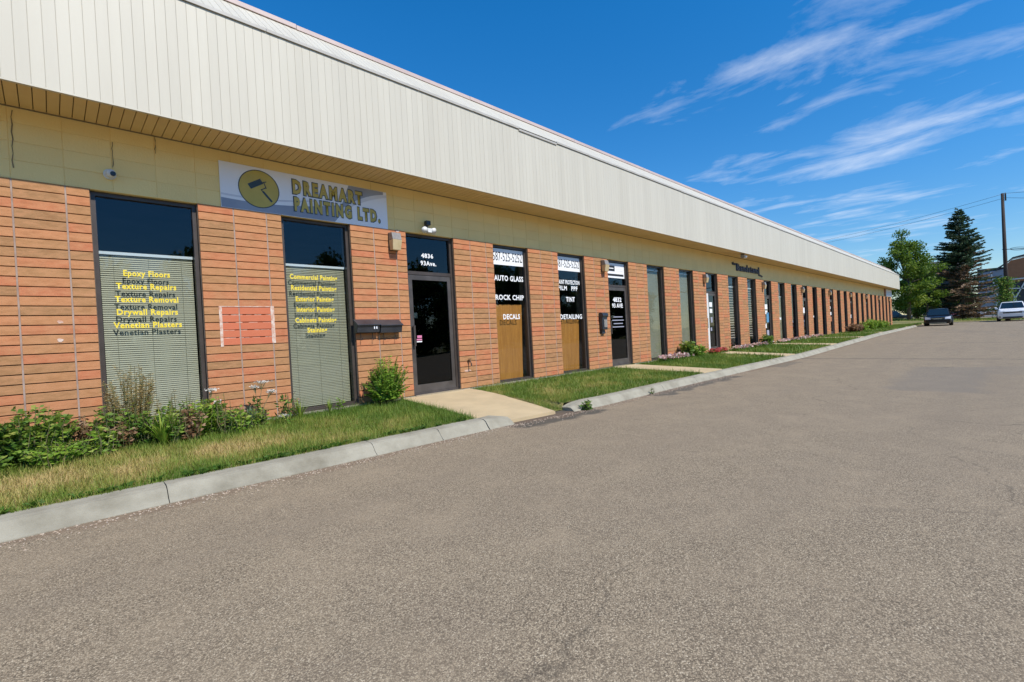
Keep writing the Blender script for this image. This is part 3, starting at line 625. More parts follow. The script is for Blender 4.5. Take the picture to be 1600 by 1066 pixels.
p = PY(655, 526.5, LY); MB().box(p[0]-0.04, p[0]+0.055, LY-0.001, LY, p[2]-0.02, p[2]+0.025).build('sticker', 'pink_vinyl', leaf); MB().box(p[0]-0.055, p[0]+0.055, LY-0.001, LY, p[2]-0.062, p[2]-0.035).build('sticker', 'pink_vinyl', leaf); MB().box(p[0]-0.055, p[0]+0.055, LY-0.001, LY, p[2]-0.095, p[2]-0.075).build('sticker', 'white_vinyl', leaf)
p = PY(649, 493, REC-0.016); MB().box(p[0]-0.035, p[0]+0.035, REC-0.026, REC-0.012, p[2]-0.045, p[2]+0.045).build('lock_plate', 'chrome', leaf)
d, leaf = PARTS[5]
a, b = opening_x(5); MB().box(a+0.05, b-0.05, GY-0.002, GY, TOP-0.47, TOP-0.07).build('transom_sign', 'white_vinyl', d)
MB().box(a+0.05, a+0.50, GY-0.0035, GY-0.002, TOP-0.29, TOP-0.14).build('sign_block', 'black_vinyl', d); MB().box(a+0.05, b-0.09, GY-0.0035, GY-0.002, TOP-0.42, TOP-0.36).build('sign_bar', 'black_vinyl', d)
for z in (0.17, 0.22, 0.27): MB().box(a+0.56, b-0.12, GY-0.0035, GY-0.002, TOP-z-0.006, TOP-z+0.006).build('sign_bar', 'sign_pale', d)
MB().box(a+0.10, a+0.44, GY-0.005, GY-0.0035, TOP-0.225, TOP-0.20).build('sign_bar', 'white_vinyl', d)
text_obj('4832', 'white_vinyl', leaf, a+0.53, LY, PY(968, 468.5, LY)[2], 0.42, 0.13, bold=0.03); text_obj('93 AVE', 'white_vinyl', leaf, a+0.53, LY, PY(968, 477.8, LY)[2], 0.52, 0.12, bold=0.03)
for i in range(4): MB().box(a+0.3-0.06*(i % 2), a+0.75+0.05*(i % 2), LY-0.001, LY, 1.30-i*0.09, 1.325-i*0.09).build('sticker', 'stucco_grey', leaf)
def notices(k, items):
    d, leaf = PARTS[k]; a, b = opening_x(k)
    for x, z, w, h, m in items: MB().box(a+x, a+x+w, LY-0.0012, LY, z, z+h).build('notice', m, leaf)
a8 = opening_x(8)[0]
MB().box(a8+0.052, a8+0.24, REC-0.05, REC-0.013, 0.012, 2.10).build('door_edge', 'white_plastic', PARTS[8][0])
notices(8, [(0.42, 1.62, 0.25, 0.17, 'white_vinyl'), (0.44, 1.40, 0.22, 0.15, 'white_vinyl'), (0.5, 1.05, 0.15, 0.2, 'stucco_grey'), (0.45, 0.75, 0.12, 0.12, 'stucco_grey')])
notices(11, [(0.30, 1.55, 0.35, 0.22, 'white_vinyl'), (0.34, 1.33, 0.28, 0.16, 'white_vinyl'), (0.5, 0.95, 0.3, 0.45, 'blue_vinyl'), (0.25, 0.7, 0.2, 0.2, 'white_vinyl'), (0.45, 0.35, 0.3, 0.25, 'stucco_grey')])
notices(14, [(0.2, 1.35, 0.5, 0.3, 'white_vinyl')]); notices(17, [(0.25, 1.2, 0.5, 0.2, 'white_vinyl'), (0.2, 0.8, 0.6, 0.3, 'stucco_orange'), (0.3, 1.6, 0.3, 0.15, 'white_vinyl')])
notices(20, [(0.25, 0.95, 0.5, 0.25, 'white_vinyl')]); notices(23, [(0.25, 1.1, 0.4, 0.4, 'beige_plastic')]); notices(26, [(0.25, 1.3, 0.4, 0.2, 'white_vinyl')])
for k, z in ((12, 1.05), (15, 1.1)): a = opening_x(k)[0]; MB().box(a+0.35, a+0.62, GY-0.002, GY, z, z+0.1).build('notice', 'white_vinyl', PARTS[k])

# ---------------------------------------------------------------- signs on the wall
p = PY(473, 303, -0.02); sx, sz, SW, SH = 2.505, 3.147, 2.44, 0.61
sign = thing('wall_sign', 'silver and gold painting company sign with paint roller emblem', 'sign', (sx-SW/2, -0.012, sz-SH/2))
MB().box(0, SW, 0, 0.012, 0, SH).build('panel', 'sign_white', sign)
def poly(name, pts, m, y, parent):
    n = len(pts); MB().add([(x, y, z) for x, z in pts]+[(x, y+0.001, z) for x, z in pts], [tuple(range(n)), tuple(range(n, 2*n))[::-1]]+[(i, i+n, (i+1) % n+n, (i+1) % n) for i in range(n)]).build(name, m, parent)
def curve(x0, z0, x1, z1, bow, n=14): return [(x0+(x1-x0)*t, z0+(z1-z0)*t+bow*4*t*(1-t)) for t in np.linspace(0, 1, n)]
poly('lower_swoosh', [(0.004, 0.004), (1.53, 0.004)]+curve(1.60, 0.09, 2.05, 0.36, 0.03)[:6]+curve(1.6, 0.27, 0.004, 0.13, -0.06), 'sign_grey', -0.0012, sign)
poly('upper_swoosh', curve(1.78, 0.606, 2.38, 0.606, 0)+curve(2.38, 0.56, 1.62, 0.20, 0.06), 'sign_grey', -0.0014, sign)
poly('pale_swoosh', curve(0.004, 0.19, 1.75, 0.42, -0.08)+curve(1.75, 0.40, 0.004, 0.165, -0.08), 'sign_pale', -0.0017, sign)
poly('pale_swoosh', curve(1.62, 0.20, 2.436, 0.56, 0.07)+curve(2.436, 0.52, 1.62, 0.15, 0.05), 'sign_pale', -0.0019, sign)
cxs, czs = 0.475, 0.315
poly('emblem_ring', [(cxs+0.262*math.cos(a), czs+0.262*math.sin(a)) for a in np.linspace(0, 2*math.pi, 40, endpoint=False)], 'sign_dark', -0.0022, sign)
poly('emblem', [(cxs+0.25*math.cos(a), czs+0.25*math.sin(a)) for a in np.linspace(0, 2*math.pi, 40, endpoint=False)], 'sign_gold', -0.0034, sign)
def rot_rect(c, w, h, ang): ca, sa = math.cos(ang), math.sin(ang); return [(cxs+c[0]+x*ca-z*sa, czs+c[1]+x*sa+z*ca) for x, z in ((-w/2, -h/2), (w/2, -h/2), (w/2, h/2), (-w/2, h/2))]
A = 0.55
poly('roller_head', rot_rect((-0.045, 0.065), 0.19, 0.075, A), 'sign_dark', -0.0046, sign)
for c, w, h, ang in (((0.068, 0.105), 0.055, 0.012, A-0.2), ((0.075, 0.06), 0.012, 0.085, A-0.2), ((0.055, 0.012), 0.08, 0.012, A), ((0.035, -0.02), 0.012, 0.05, A+0.1)): poly('roller_wire', rot_rect(c, w, h, ang), 'sign_dark', -0.0058, sign)
poly('roller_handle', rot_rect((0.10, -0.09), 0.028, 0.17, 0.72), 'sign_dark', -0.0046, sign)
for s, x, z, wd in (('DREAMART', 1.46, 0.435, 1.07), ('PAINTING LTD.', 1.615, 0.185, 1.36)):
    text_obj(s, 'sign_dark', sign, x, -0.0046, z, wd+0.03, 0.232, 'lettering_outline', bold=0.095, space=1.36); text_obj(s, 'sign_gold', sign, x, -0.0058, z, wd, 0.205, bold=0.056, space=1.36)

pl, pr = PY(1151, 419, -0.03), PY(1187, 425, -0.03)
bs = thing('lettering_sign', 'navy raised script lettering on the cream band above slatted windows', 'sign', (pl[0], -0.012, 3.2))
def raised(s, m, x, z, wd, h, bold):
    o = text_obj(s, m, bs, x, 0, z, wd, h, bold=bold); sm = o.modifiers.new('depth', 'SOLIDIFY'); sm.thickness = 0.03; sm.offset = 0; return o
W_ = pr[0]-pl[0]; raised('Bandstand', 'letter_navy', W_/2, 0.02, W_, 0.30, 0.045); raised('the', 'letter_navy', -0.24, 0.14, 0.36, 0.12, 0.03)
mb = MB().tube([(W_-0.1, 0, -0.17), (W_+0.15, 0, -0.19), (W_+0.33, 0, -0.22)], 0.035, 6); mb.build('underline', 'letter_navy', bs)
a = 57.2; es = thing('wall_sign', 'white panel sign on brown backing above the farthest door', 'sign', (a, -0.02, 2.87)); MB().box(0, 3.6, -0.05, 0.0, 0.0, 0.66).build('panel', 'sign_white', es); MB().box(-0.75, -0.01, -0.03, 0.012, 0.0, 0.7).build('backing', 'stucco_orange', es)
MB().box(0.5, 3.1, -0.054, -0.05, 0.36, 0.44).build('print_bar', 'sign_pale', es); MB().box(0.8, 2.8, -0.054, -0.05, 0.2, 0.26).build('print_bar', 'sign_pale', es)

# ---------------------------------------------------------------- wall fixtures
def wall_lamp(x, z, label, group=None):
    t = thing('wall_lamp', label, 'lamp', (x, -0.014, z), group)
    bevel(MB().box(-0.085, 0.085, -0.02, 0.0, -0.15, 0.15).build('back_plate', 'dark_brown', t), 0.006)
    bevel(MB().add([(-0.085, -0.15, 0.02), (0.085, -0.15, 0.02), (0.085, -0.021, 0.02), (-0.085, -0.021, 0.02), (-0.085, -0.12, 0.14), (0.085, -0.12, 0.14), (0.085, -0.021, 0.15), (-0.085, -0.021, 0.15)],
             [(0, 3, 2, 1), (4, 5, 6, 7), (0, 1, 5, 4), (1, 2, 6, 5), (2, 3, 7, 6), (3, 0, 4, 7)]).build('lens', 'lamp_glass', t), 0.006)
    bevel(MB().add([(-0.075, -0.12, -0.15), (0.075, -0.12, -0.15), (0.075, -0.021, -0.14), (-0.075, -0.021, -0.14), (-0.088, -0.155, 0.018), (0.088, -0.155, 0.018), (0.088, -0.021, 0.018), (-0.088, -0.021, 0.018)],
             [(0, 3, 2, 1), (4, 5, 6, 7), (0, 1, 5, 4), (1, 2, 6, 5), (2, 3, 7, 6), (3, 0, 4, 7)]).build('housing', 'beige_plastic', t), 0.006)
    return t
wall_lamp(3.80, 2.63, 'boxy beige wall lamp with grey lens beside door 4836')
wall_lamp(9.93, 2.63, 'boxy beige wall lamp beside the door marked 4832')
wall_lamp(16.08, 2.60, 'boxy beige wall lamp beside the door with a white edge')
for k in (11, 14, 17, 20, 23, 26, 29): wall_lamp(2*k*M_-0.2, 2.58, 'boxy beige wall lamp beside a door past the raised navy lettering', 'wall lamps along the far doors')

p = PY(172, 271, -0.06); t = thing('security_camera', 'round white dome security camera on the cream wall above the first window', 'camera', (p[0], 0.004, p[2]))
MB().disc((0, -0.03, 0), 0.058, 'y', 28, 0.03).build('base', 'white_plastic', t)
def ball(mb, c, r, n=12, sc=(1, 1, 1)):
    vs = []; fs = []
    for i in range(n+1):
        for j in range(2*n): a, b = math.pi*i/n, math.pi*j/n; vs.append((c[0]+sc[0]*r*math.sin(a)*math.cos(b), c[1]+sc[1]*r*math.sin(a)*math.sin(b), c[2]+sc[2]*r*math.cos(a)))
    for i in range(n):
        for j in range(2*n): fs.append((i*2*n+j, (i+1)*2*n+j, (i+1)*2*n+(j+1) % (2*n), i*2*n+(j+1) % (2*n)))
    return mb.add(vs, fs)
bl = ball(MB(), (0.005, -0.065, 0), 0.048).build('ball_housing', 'white_plastic', t, smooth=True)
MB().disc((0.022, -0.117, -0.012), 0.026, 'y', 20, 0.02).build('lens', 'black_plastic', t)

p = PY(668, 357, -0.08); t = thing('flood_light', 'twin white floodlight with black motion sensor above door 4836', 'lamp', (p[0], 0.004, p[2]))
MB().disc((0, -0.03, 0), 0.055, 'y', 24, 0.03).build('mount', 'white_plastic', t)
bevel(MB().box(-0.045, 0.045, -0.13, -0.045, 0.05, 0.13).build('sensor', 'black_plastic', t), 0.008); MB().tube([(0, -0.05, 0), (0, -0.07, 0.06)], 0.02, 8).build('arm', 'black_plastic', t)
for s in (-1, 1):
    mb = MB().tube([(s*0.045, -0.04, -0.01), (s*0.085, -0.09, -0.03), (s*0.10, -0.14, -0.05)], [0.025, 0.04, 0.058], 14); mb.build('lamp_head', 'white_plastic', t, smooth=True)
bevel(MB().box(-0.035, 0.045, -0.15, -0.06, -0.085, -0.01).build('junction_box', 'white_plastic', t), 0.006)

def letter_boxes():
    for i, (u0, u1, vt, lab) in enumerate(((557, 592, 503, 'black metal wall mailbox nearer the second blind-covered window'), (593.5, 627, 503.5, 'black metal wall mailbox nearer door 4836'))):
        a, b = PY(u0, 510, -0.1)[0], PY(u1, 510, -0.1)[0]; z = PY((u0+u1)/2, 520, -0.08)[2]; w = b-a
        t = thing('mailbox', lab, 'mailbox', (a, -0.014, z))
        bevel(MB().add([(0, -0.10, 0), (w, -0.10, 0), (w, 0, 0), (0, 0, 0), (0, -0.13, 0.13), (w, -0.13, 0.13), (w, 0, 0.20), (0, 0, 0.20)],
                 [(0, 3, 2, 1), (4, 5, 6, 7), (0, 1, 5, 4), (1, 2, 6, 5), (2, 3, 7, 6), (3, 0, 4, 7)]).build('body', 'mailbox_black', t), 0.008)
        bevel(MB().add([(-0.008, -0.15, 0.115), (w+0.008, -0.15, 0.115), (w+0.008, 0, 0.206), (-0.008, 0, 0.206), (-0.008, -0.15, 0.128), (w+0.008, -0.15, 0.128), (w+0.008, 0, 0.219), (-0.008, 0, 0.219)],
                 [(0, 3, 2, 1), (4, 5, 6, 7), (0, 1, 5, 4), (1, 2, 6, 5), (2, 3, 7, 6), (3, 0, 4, 7)]).build('lid', 'mailbox_black', t), 0.004)
        for x in (w*0.25, w*0.78):
            MB().tube([(x, -0.02, 0.0), (x, -0.02, -0.09), (x, -0.035, -0.115), (x, -0.065, -0.11), (x, -0.075, -0.08)], 0.005, 6).build('newspaper_hook', 'mailbox_black', t)
        if i == 0:
            for dx in (0.09, 0.05): MB().box(w-dx-0.018, w-dx, -0.127, -0.12, 0.055, 0.10).build('number_sticker', 'white_vinyl', t)
letter_boxes()
p = PY(946, 520, -0.1); t = thing('mailbox', 'upright black mailbox with arched lid beside the door marked 4832', 'mailbox', (p[0]-0.02, -0.014, 0.98))
bevel(MB().box(-0.11, 0.11, -0.11, 0, 0.0, 0.36).build('body', 'mailbox_black', t), 0.02); MB().tube([(-0.12, -0.06, 0.37), (0.12, -0.06, 0.37)], 0.075, 14).build('lid', 'mailbox_black', t)
bevel(MB().box(-0.06, 0.075, -0.125, -0.111, 0.06, 0.26).build('window_plate', 'lamp_glass', t), 0.004); MB().box(-0.07, 0.07, -0.05, 0, -0.10, -0.005).build('newspaper_holder', 'mailbox_black', t)
p = PY(733, 566, -0.03); t = thing('hose_tap', 'small dark outdoor hose tap low on the brick pier', 'tap', (p[0], -0.014, p[2]))
MB().tube([(0, 0, 0.02), (0, -0.05, 0.02), (0, -0.08, -0.03), (0, -0.08, -0.08)], 0.014, 8).build('spout', 'dark_brown', t); MB().tube([(0, -0.045, 0.02), (0, -0.045, 0.055)], 0.007, 6).build('valve_stem', 'dark_brown', t); MB().disc((0, -0.045, 0.055), 0.032, 'z', 12, 0.01).build('hand_wheel', 'dark_brown', t)
p = PY(1158, 396, -0.45); t = thing('soffit_light', 'small twin spotlight on a bent conduit under the soffit', 'lamp', (p[0], -0.5, SOF-0.01))
MB().disc((0, 0, -0.03), 0.07, 'z', 16, 0.03).build('mount', 'black_plastic', t)
for s in (-1, 1): MB().tube([(s*0.03, 0, -0.03), (s*0.10, -0.03, -0.08), (s*0.16, -0.05, -0.11)], [0.03, 0.05, 0.07], 12).build('lamp_head', 'white_plastic' if s > 0 else 'lamp_glass', t)
MB().tube([(-0.02, 0.02, -0.02), (-1.2, 0.3, -0.02), (-1.3, 0.47, -0.02)], 0.012, 6).build('conduit', 'soffit_paint', t)

# ---------------------------------------------------------------- grass
def dryness(x, y):
    m = np.exp(-((y+1.6)/0.62)**2)*np.clip((2.8-x)/2.4, 0, 1)*0.72
    m = m+np.exp(-((y+1.6)/0.7)**2)*np.clip(1-np.abs(x-6.5)/4, 0, 1)*0.40+0.12
    return m
def value_noise(x, y, s, seed):
    r = np.random.default_rng(seed); G = r.random((256, 256)); X = x*s+50; Y = y*s+50; i = np.floor(X).astype(int); j = np.floor(Y).astype(int); fx = X-i; fy = Y-j
    fx = fx*fx*(3-2*fx); fy = fy*fy*(3-2*fy); g = lambda a, b: G[a % 256, b % 256]
    return (g(i, j)*(1-fx)+g(i+1, j)*fx)*(1-fy)+(g(i, j+1)*(1-fx)+g(i+1, j+1)*fx)*fy
def grass(x0, x1, y0, y1, dens, h, w, name, zf=lawn_z, dry=dryness, seed=1):
    r = np.random.default_rng(seed); n = int((x1-x0)*(y1-y0)*dens); x = r.uniform(x0, x1, n); y = r.uniform(y0, y1, n); keep = np.ones(n, bool)
    for k in DOORS:
        a, b = path_range(k); t = (-y/2.62)**1.2 if k == 2 else 0*y
        keep &= ~((x > a-0.36*t*(k == 2)+0.01) & (x < b-0.5*t**1.25*(k == 2)-0.01) & (y > -2.7) & (y < 0.05))
    x, y = x[keep], y[keep]; n = len(x)
    cl = value_noise(x, y, 2.3, 5)*0.6+value_noise(x, y, 7, 6)*0.4
    d = np.clip(dry(x, y)+(cl-0.5)*1.05+(value_noise(x, y, 0.9, 9)-0.5)*0.35+r.normal(0, 0.13, n), 0, 1)
    hh = h*np.clip(r.gamma(4, 0.23, n), 0.3, 2.2)*(0.75+0.6*cl)*(1-0.35*d); a = r.uniform(0, 2*math.pi, n); lean = r.uniform(0.15, 0.9, n)*(1+0.5*d)
    D = np.stack([np.cos(a)*lean, np.sin(a)*lean, np.ones(n)], 1); P = np.stack([x, y, zf(x, y)-0.004], 1); S = np.stack([-np.sin(a), np.cos(a), 0*a], 1)*(w*r.uniform(0.7, 1.3, n))[:, None]
    V = np.stack([P-S, P+S, P+D*hh[:, None]*0.9+np.array([0, 0, 0])], 1)
    return stuff(link(name, quads_mesh(name, V, d, 3), 'grass_blade'))
g = grass(-3.5, 6.0, -2.43, -0.03, 7000, 0.062, 0.0027, 'grass', zf=lawn_edge, seed=1); tag(g, 'mown lawn blades, part straw dry and part green, in front of the near windows', 'grass')
g = grass(6.0, 15, -2.43, -0.03, 2600, 0.065, 0.005, 'grass', seed=2); tag(g, 'green lawn blades between the lettered auto glass windows and the kerb', 'grass')
g = grass(15, 62, -2.43, -0.03, 500, 0.085, 0.012, 'grass', seed=3); tag(g, 'green lawn blades along the far half of the building', 'grass')
g = grass(68, 82, -16, 8, 120, 0.12, 0.03, 'grass', zf=berm_z, dry=lambda x, y: 0.3+0*x, seed=4); tag(g, 'rough yellowish grass on the rise beyond the parking lot', 'grass')
def weeds(x0, x1, n, seed, lab):
    r = np.random.default_rng(seed); P = []; D = []; L = []
    for _ in range(n):
        cx = r.uniform(x0, x1); cy = -2.37+r.uniform(-0.04, 0.05)
        for _ in range(14): a = r.uniform(0, 6.28); P.append((cx, cy, float(lawn_z(cx, cy))+0.01)); D.append((math.cos(a), math.sin(a), r.uniform(0.1, 0.7))); L.append(r.uniform(0.03, 0.07))
    me = quads_mesh('weeds', leaves(np.array(P), np.array(D), np.array(L), np.array(L)*0.4, r), r.uniform(0, 0.5, len(P))); o = stuff(link('weeds', me, 'leaf_green')); tag(o, lab, 'weeds')
weeds(-1.2, 3.4, 70, 4, 'low dark weeds along the back of the near kerb')

r = np.random.default_rng(77); n = 2600; x = r.uniform(-3, 12, n); y = -2.68-np.abs(r.normal(0, 0.10, n)); P = np.stack([x, y, asphalt_z(x, y)+0.001], 1); a = r.uniform(0, 6.28, n); sz = r.uniform(0.003, 0.011, n)[:, None]
g0 = [P+sz*np.stack([np.cos(a+k), np.sin(a+k), 0*a], 1) for k in (0, 2.1, 4.2)]; ap = P+sz*np.stack([0*a, 0*a, 0*a+0.9], 1)
V = np.concatenate([np.stack([g0[i], g0[(i+1) % 3], ap], 1) for i in range(3)]); gr = stuff(link('grit', quads_mesh('grit', V, np.tile(r.random(n), 3), 3), 'gutter_grit')); tag(gr, 'loose grit and small stones gathered along the kerb', 'grit')
# ---------------------------------------------------------------- bed plants
def stems_and_leaves(base, h, spread, nst, nleaf, L, W, r, up=0.4, droop=0.0, tone=(0, 0.9), along=(0.15, 1.0)):
    mb = MB(); P = []; D = []; T = []
    for s in range(nst):
        a = r.uniform(0, 2*math.pi); rr = spread*math.sqrt(r.random()); tip = np.array([base[0]+math.cos(a)*rr, base[1]+math.sin(a)*rr*0.7, base[2]+h*r.uniform(0.65, 1.05)*(1-0.3*(rr/spread)**2)])
        b0 = np.array([base[0]+math.cos(a)*rr*0.35, base[1]+math.sin(a)*rr*0.25, base[2]-0.02]); mid = (b0+tip)/2+r.normal(0, 0.02, 3); mb.tube([b0, mid, tip], [0.005, 0.004, 0.002], 4, cap=False)
        for _ in range(nleaf):
            t = r.uniform(*along); p = (1-t)**2*b0+2*t*(1-t)*mid+t*t*tip; an = r.uniform(0, 6.28); P.append(p); D.append((math.cos(an), math.sin(an), up*r.uniform(-0.3, 1.3)-droop)); T.append(np.clip(r.uniform(*tone)*0.6+0.4*t*tone[1]+r.normal(0, .05), 0, 1))
    P, D, T = np.array(P), np.array(D), np.array(T); Ls = L*r.uniform(0.6, 1.25, len(P))
    return mb, leaves(P, D, Ls, Ls*W, r), T
def ground_at(u, v, z=-0.035): return PZ(u, v, z)
def plant(name, label, cat, base, h, spread, nst, nleaf, L, W, m, seed, group=None, **kw):
    r = np.random.default_rng(seed); t = thing(name, label, cat, tuple(base), group); mb, V, T = stems_and_leaves((0, 0, 0), h, spread, nst, nleaf, L, W, r, **kw)
    mb.build('stems', 'stem', t); link('foliage', quads_mesh('foliage', V, T), m, t); return t, r
def bed(x, y): return (x, y, float(lawn_z(x, y)))
plant('leafy_shrub', 'dense dark green leafy shrub at the end of the flower bed', 'shrub', bed(-0.98, -0.62), 0.60, 0.38, 80, 34, 0.062, 0.6, 'leaf_green', 21)
plant('leafy_shrub', 'bright green leafy shrub under the first brick pier', 'shrub', bed(-0.56, -0.60), 0.58, 0.34, 76, 34, 0.058, 0.58, 'leaf_green', 22, tone=(0.2, 1.0))
plant('leafy_shrub', 'low dark green ground plant spreading onto the lawn at the bed end', 'shrub', bed(-1.0, -1.0), 0.22, 0.36, 60, 20, 0.05, 0.6, 'leaf_green', 23)
plant('dried_plant', 'rust brown withered flowering plant left of the first window', 'plant', bed(-0.20, -0.50), 0.42, 0.26, 40, 18, 0.055, 0.6, 'leaf_rust', 24)
plant('dried_plant', 'pinkish brown seeded plant under the first window', 'plant', bed(0.10, -0.52), 0.36, 0.22, 30, 16, 0.05, 0.55, 'leaf_rust', 25)
plant('leafy_plant', 'mid green bushy plant beneath the yellow window lettering', 'plant', bed(0.30, -0.42), 0.42, 0.24, 34, 18, 0.06, 0.5, 'leaf_green', 26)
plant('leafy_plant', 'yellow green bushy plant at the right of the first window', 'plant', bed(0.86, -0.42), 0.46, 0.26, 36, 18, 0.065, 0.5, 'leaf_lime', 27)
plant('leafy_plant', 'green bushy plant filling the bed between lily leaves and first pier', 'plant', bed(0.02, -0.36), 0.46, 0.26, 36, 18, 0.06, 0.5, 'leaf_green', 42, tone=(0.2, 1.0))
plant('leafy_plant', 'fresh green plant behind the lily leaves', 'plant', bed(0.60, -0.34), 0.46, 0.26, 36, 18, 0.06, 0.5, 'leaf_green', 43, tone=(0.3, 1.0))
plant('leafy_plant', 'low yellow green plant at the front of the bed', 'plant', bed(-0.42, -0.86), 0.24, 0.24, 40, 18, 0.045, 0.6, 'leaf_lime', 28)
plant('leafy_plant', 'small green plant between the two blind-covered windows', 'plant', bed(1.22, -0.38), 0.30, 0.2, 22, 14, 0.06, 0.5, 'leaf_green', 29)
fill = [('small green weed in the crowded bed by the first window', 'leaf_green'), ('small lime weed in the crowded bed by the first window', 'leaf_lime'), ('small withered brown weed in the crowded bed by the first window', 'leaf_rust')]
for i in range(27):
    lab, m = fill[(0, 1, 0, 1, 2)[i % 5]]; x = -1.25+i*0.105+random.uniform(-.05, .05); y = -0.38-random.random()*0.42
    plant('weed', lab, 'plant', bed(x, y), random.uniform(0.22, 0.52), 0.13, 13, 13, random.uniform(0.045, 0.07), random.uniform(0.35, 0.6), m, 400+i, group='weeds filling the near bed: '+m[5:], tone=(0.2, 1.0))
def tuft(name, label, base, n, L, W, m, seed, bend=0.7, cat='plant'):
    r = np.random.default_rng(seed); t = thing(name, label, cat, tuple(base)); mb = MB()
    for i in range(n):
        a = r.uniform(0, 6.28); l = L*r.uniform(0.6, 1.1); d = np.array([math.cos(a), math.sin(a), 0]); s = np.array([-math.sin(a), math.cos(a), 0])*W/2; e = r.uniform(0.3, 1.0)*bend; pts = []
        for q in np.linspace(0, 1, 6): pts.append((d*l*e*q*0.9, l*(q*(1.1-0.1*e)-e*0.75*q*q), (1-q**2.2)))
        vs = []
        for p, z, w in pts: vs += [p-s*(w+0.04)+np.array([0, 0, z]), p+s*(w+0.04)+np.array([0, 0, z])]
        mb.add(vs, [(2*j, 2*j+1, 2*j+3, 2*j+2) for j in range(5)], r.uniform(0, 1))
    mb.build('blades', m, t, smooth=True); return t
tuft('lily_clump', 'arching green lily leaves in front of the first window', bed(0.44, -0.68), 46, 0.46, 0.024, 'leaf_lime', 31)
tuft('lily_clump', 'lime lily clump beside the right jamb of the first window', bed(0.78, -0.62), 40, 0.44, 0.022, 'leaf_lime', 32)
tuft('iris_clump', 'blue green sword-leaved clump below the red brick patch', bed(1.34, -0.55), 26, 0.34, 0.03, 'leaf_blue', 33, 0.5)
tuft('grass_clump', 'ragged tall grass clump left of the second window', bed(2.0, -0.36), 60, 0.34, 0.008, 'leaf_lime', 34, 0.6)
tuft('grass_clump', 'thin tall grass growing under the second window', bed(2.5, -0.16), 40, 0.24, 0.006, 'leaf_lime', 35, 0.5)
tuft('grass_clump', 'ragged grass at the brick foot beside the footpath', bed(3.75, -0.12), 30, 0.16, 0.006, 'leaf_lime', 36, 0.6)
plant('weed', 'spindly green weed before the second window', 'plant', bed(2.62, -0.22), 0.30, 0.08, 4, 10, 0.06, 0.4, 'leaf_lime', 37)
plant('dried_plant', 'brown flowering weed left of the second window', 'plant', bed(1.93, -0.22), 0.40, 0.14, 14, 12, 0.04, 0.5, 'leaf_rust', 38)
t, r = plant('plume_grass', 'airy tan seed plume rising in front of the first window', 'plant', bed(0.22, -0.3), 0.92, 0.27, 70, 60, 0.035, 0.2, 'plume', 39, tone=(0, 1), along=(0.45, 1.0))
plant('plume_grass', 'second airy tan plume leaning on the brick pier', 'plant', bed(-1.05, -0.2), 0.85, 0.2, 26, 30, 0.03, 0.16, 'plume', 40, tone=(0, 1), along=(0.4, 1.0))
plant('plume_grass', 'sparse tan seed heads before the right half of the first window', 'plant', bed(0.66, -0.25), 0.62, 0.16, 14, 24, 0.03, 0.16, 'plume', 41, tone=(0, 1), along=(0.4, 1.0))
def yarrow(label, base, heads, seed):
    r = np.random.default_rng(seed); t = thing('yarrow', label, 'flower', tuple(base)); mb = MB(); P = []; D = []
    for dx, dy, h, rad in heads:
        mb.tube([(0, 0, 0), (dx*0.4, dy*0.4, h*0.6), (dx, dy, h)], [0.005, 0.004, 0.003], 5)
        n = 70; q = np.stack([r.normal(0, rad*0.5, n)+dx, r.normal(0, rad*0.5, n)+dy, h+r.normal(0, 0.008, n)], 1); P.append(q); D.append(np.stack([r.normal(0, 1, n), r.normal(0, 1, n), np.full(n, 0.35)], 1))
        for i in range(10): mb.tube([(dx*0.7, dy*0.7, h*0.82), (dx+r.normal(0, rad*0.4), dy+r.normal(0, rad*0.4), h)], 0.002, 4)
    mb.build('stems', 'stem', t); P = np.concatenate(P); D = np.concatenate(D)
    link('blossom', quads_mesh('blossom', leaves(P, D, 0.028, 0.02, r), r.random(len(P))), 'petal_white', t)
    n = 60; P = np.stack([r.normal(0, 0.04, n), r.normal(0, 0.04, n), r.uniform(0.02, 0.35, n)], 1); link('foliage', quads_mesh('foliage', leaves(P, r.normal(0, 1, (n, 3))+np.array([0, 0, .5]), 0.08, 0.025, r), r.random(n)), 'leaf_green', t)
b0 = PY(395, 640, -0.33); yarrow('white yarrow with two flat heads below the red brick patch', bed(1.50, -0.33), [(0.06, 0, 0.56, 0.09), (0.17, 0.02, 0.42, 0.05), (-0.02, 0.05, 0.5, 0.04)], 51)
yarrow('white yarrow beside the right jamb of the first window', bed(0.95, -0.30), [(0.04, 0, 0.52, 0.05), (0.09, 0.0, 0.36, 0.03)], 52)
yarrow('single low white blossom at the lawn edge below the brick patch', bed(1.72, -0.62), [(0.0, 0, 0.12, 0.04)], 53)
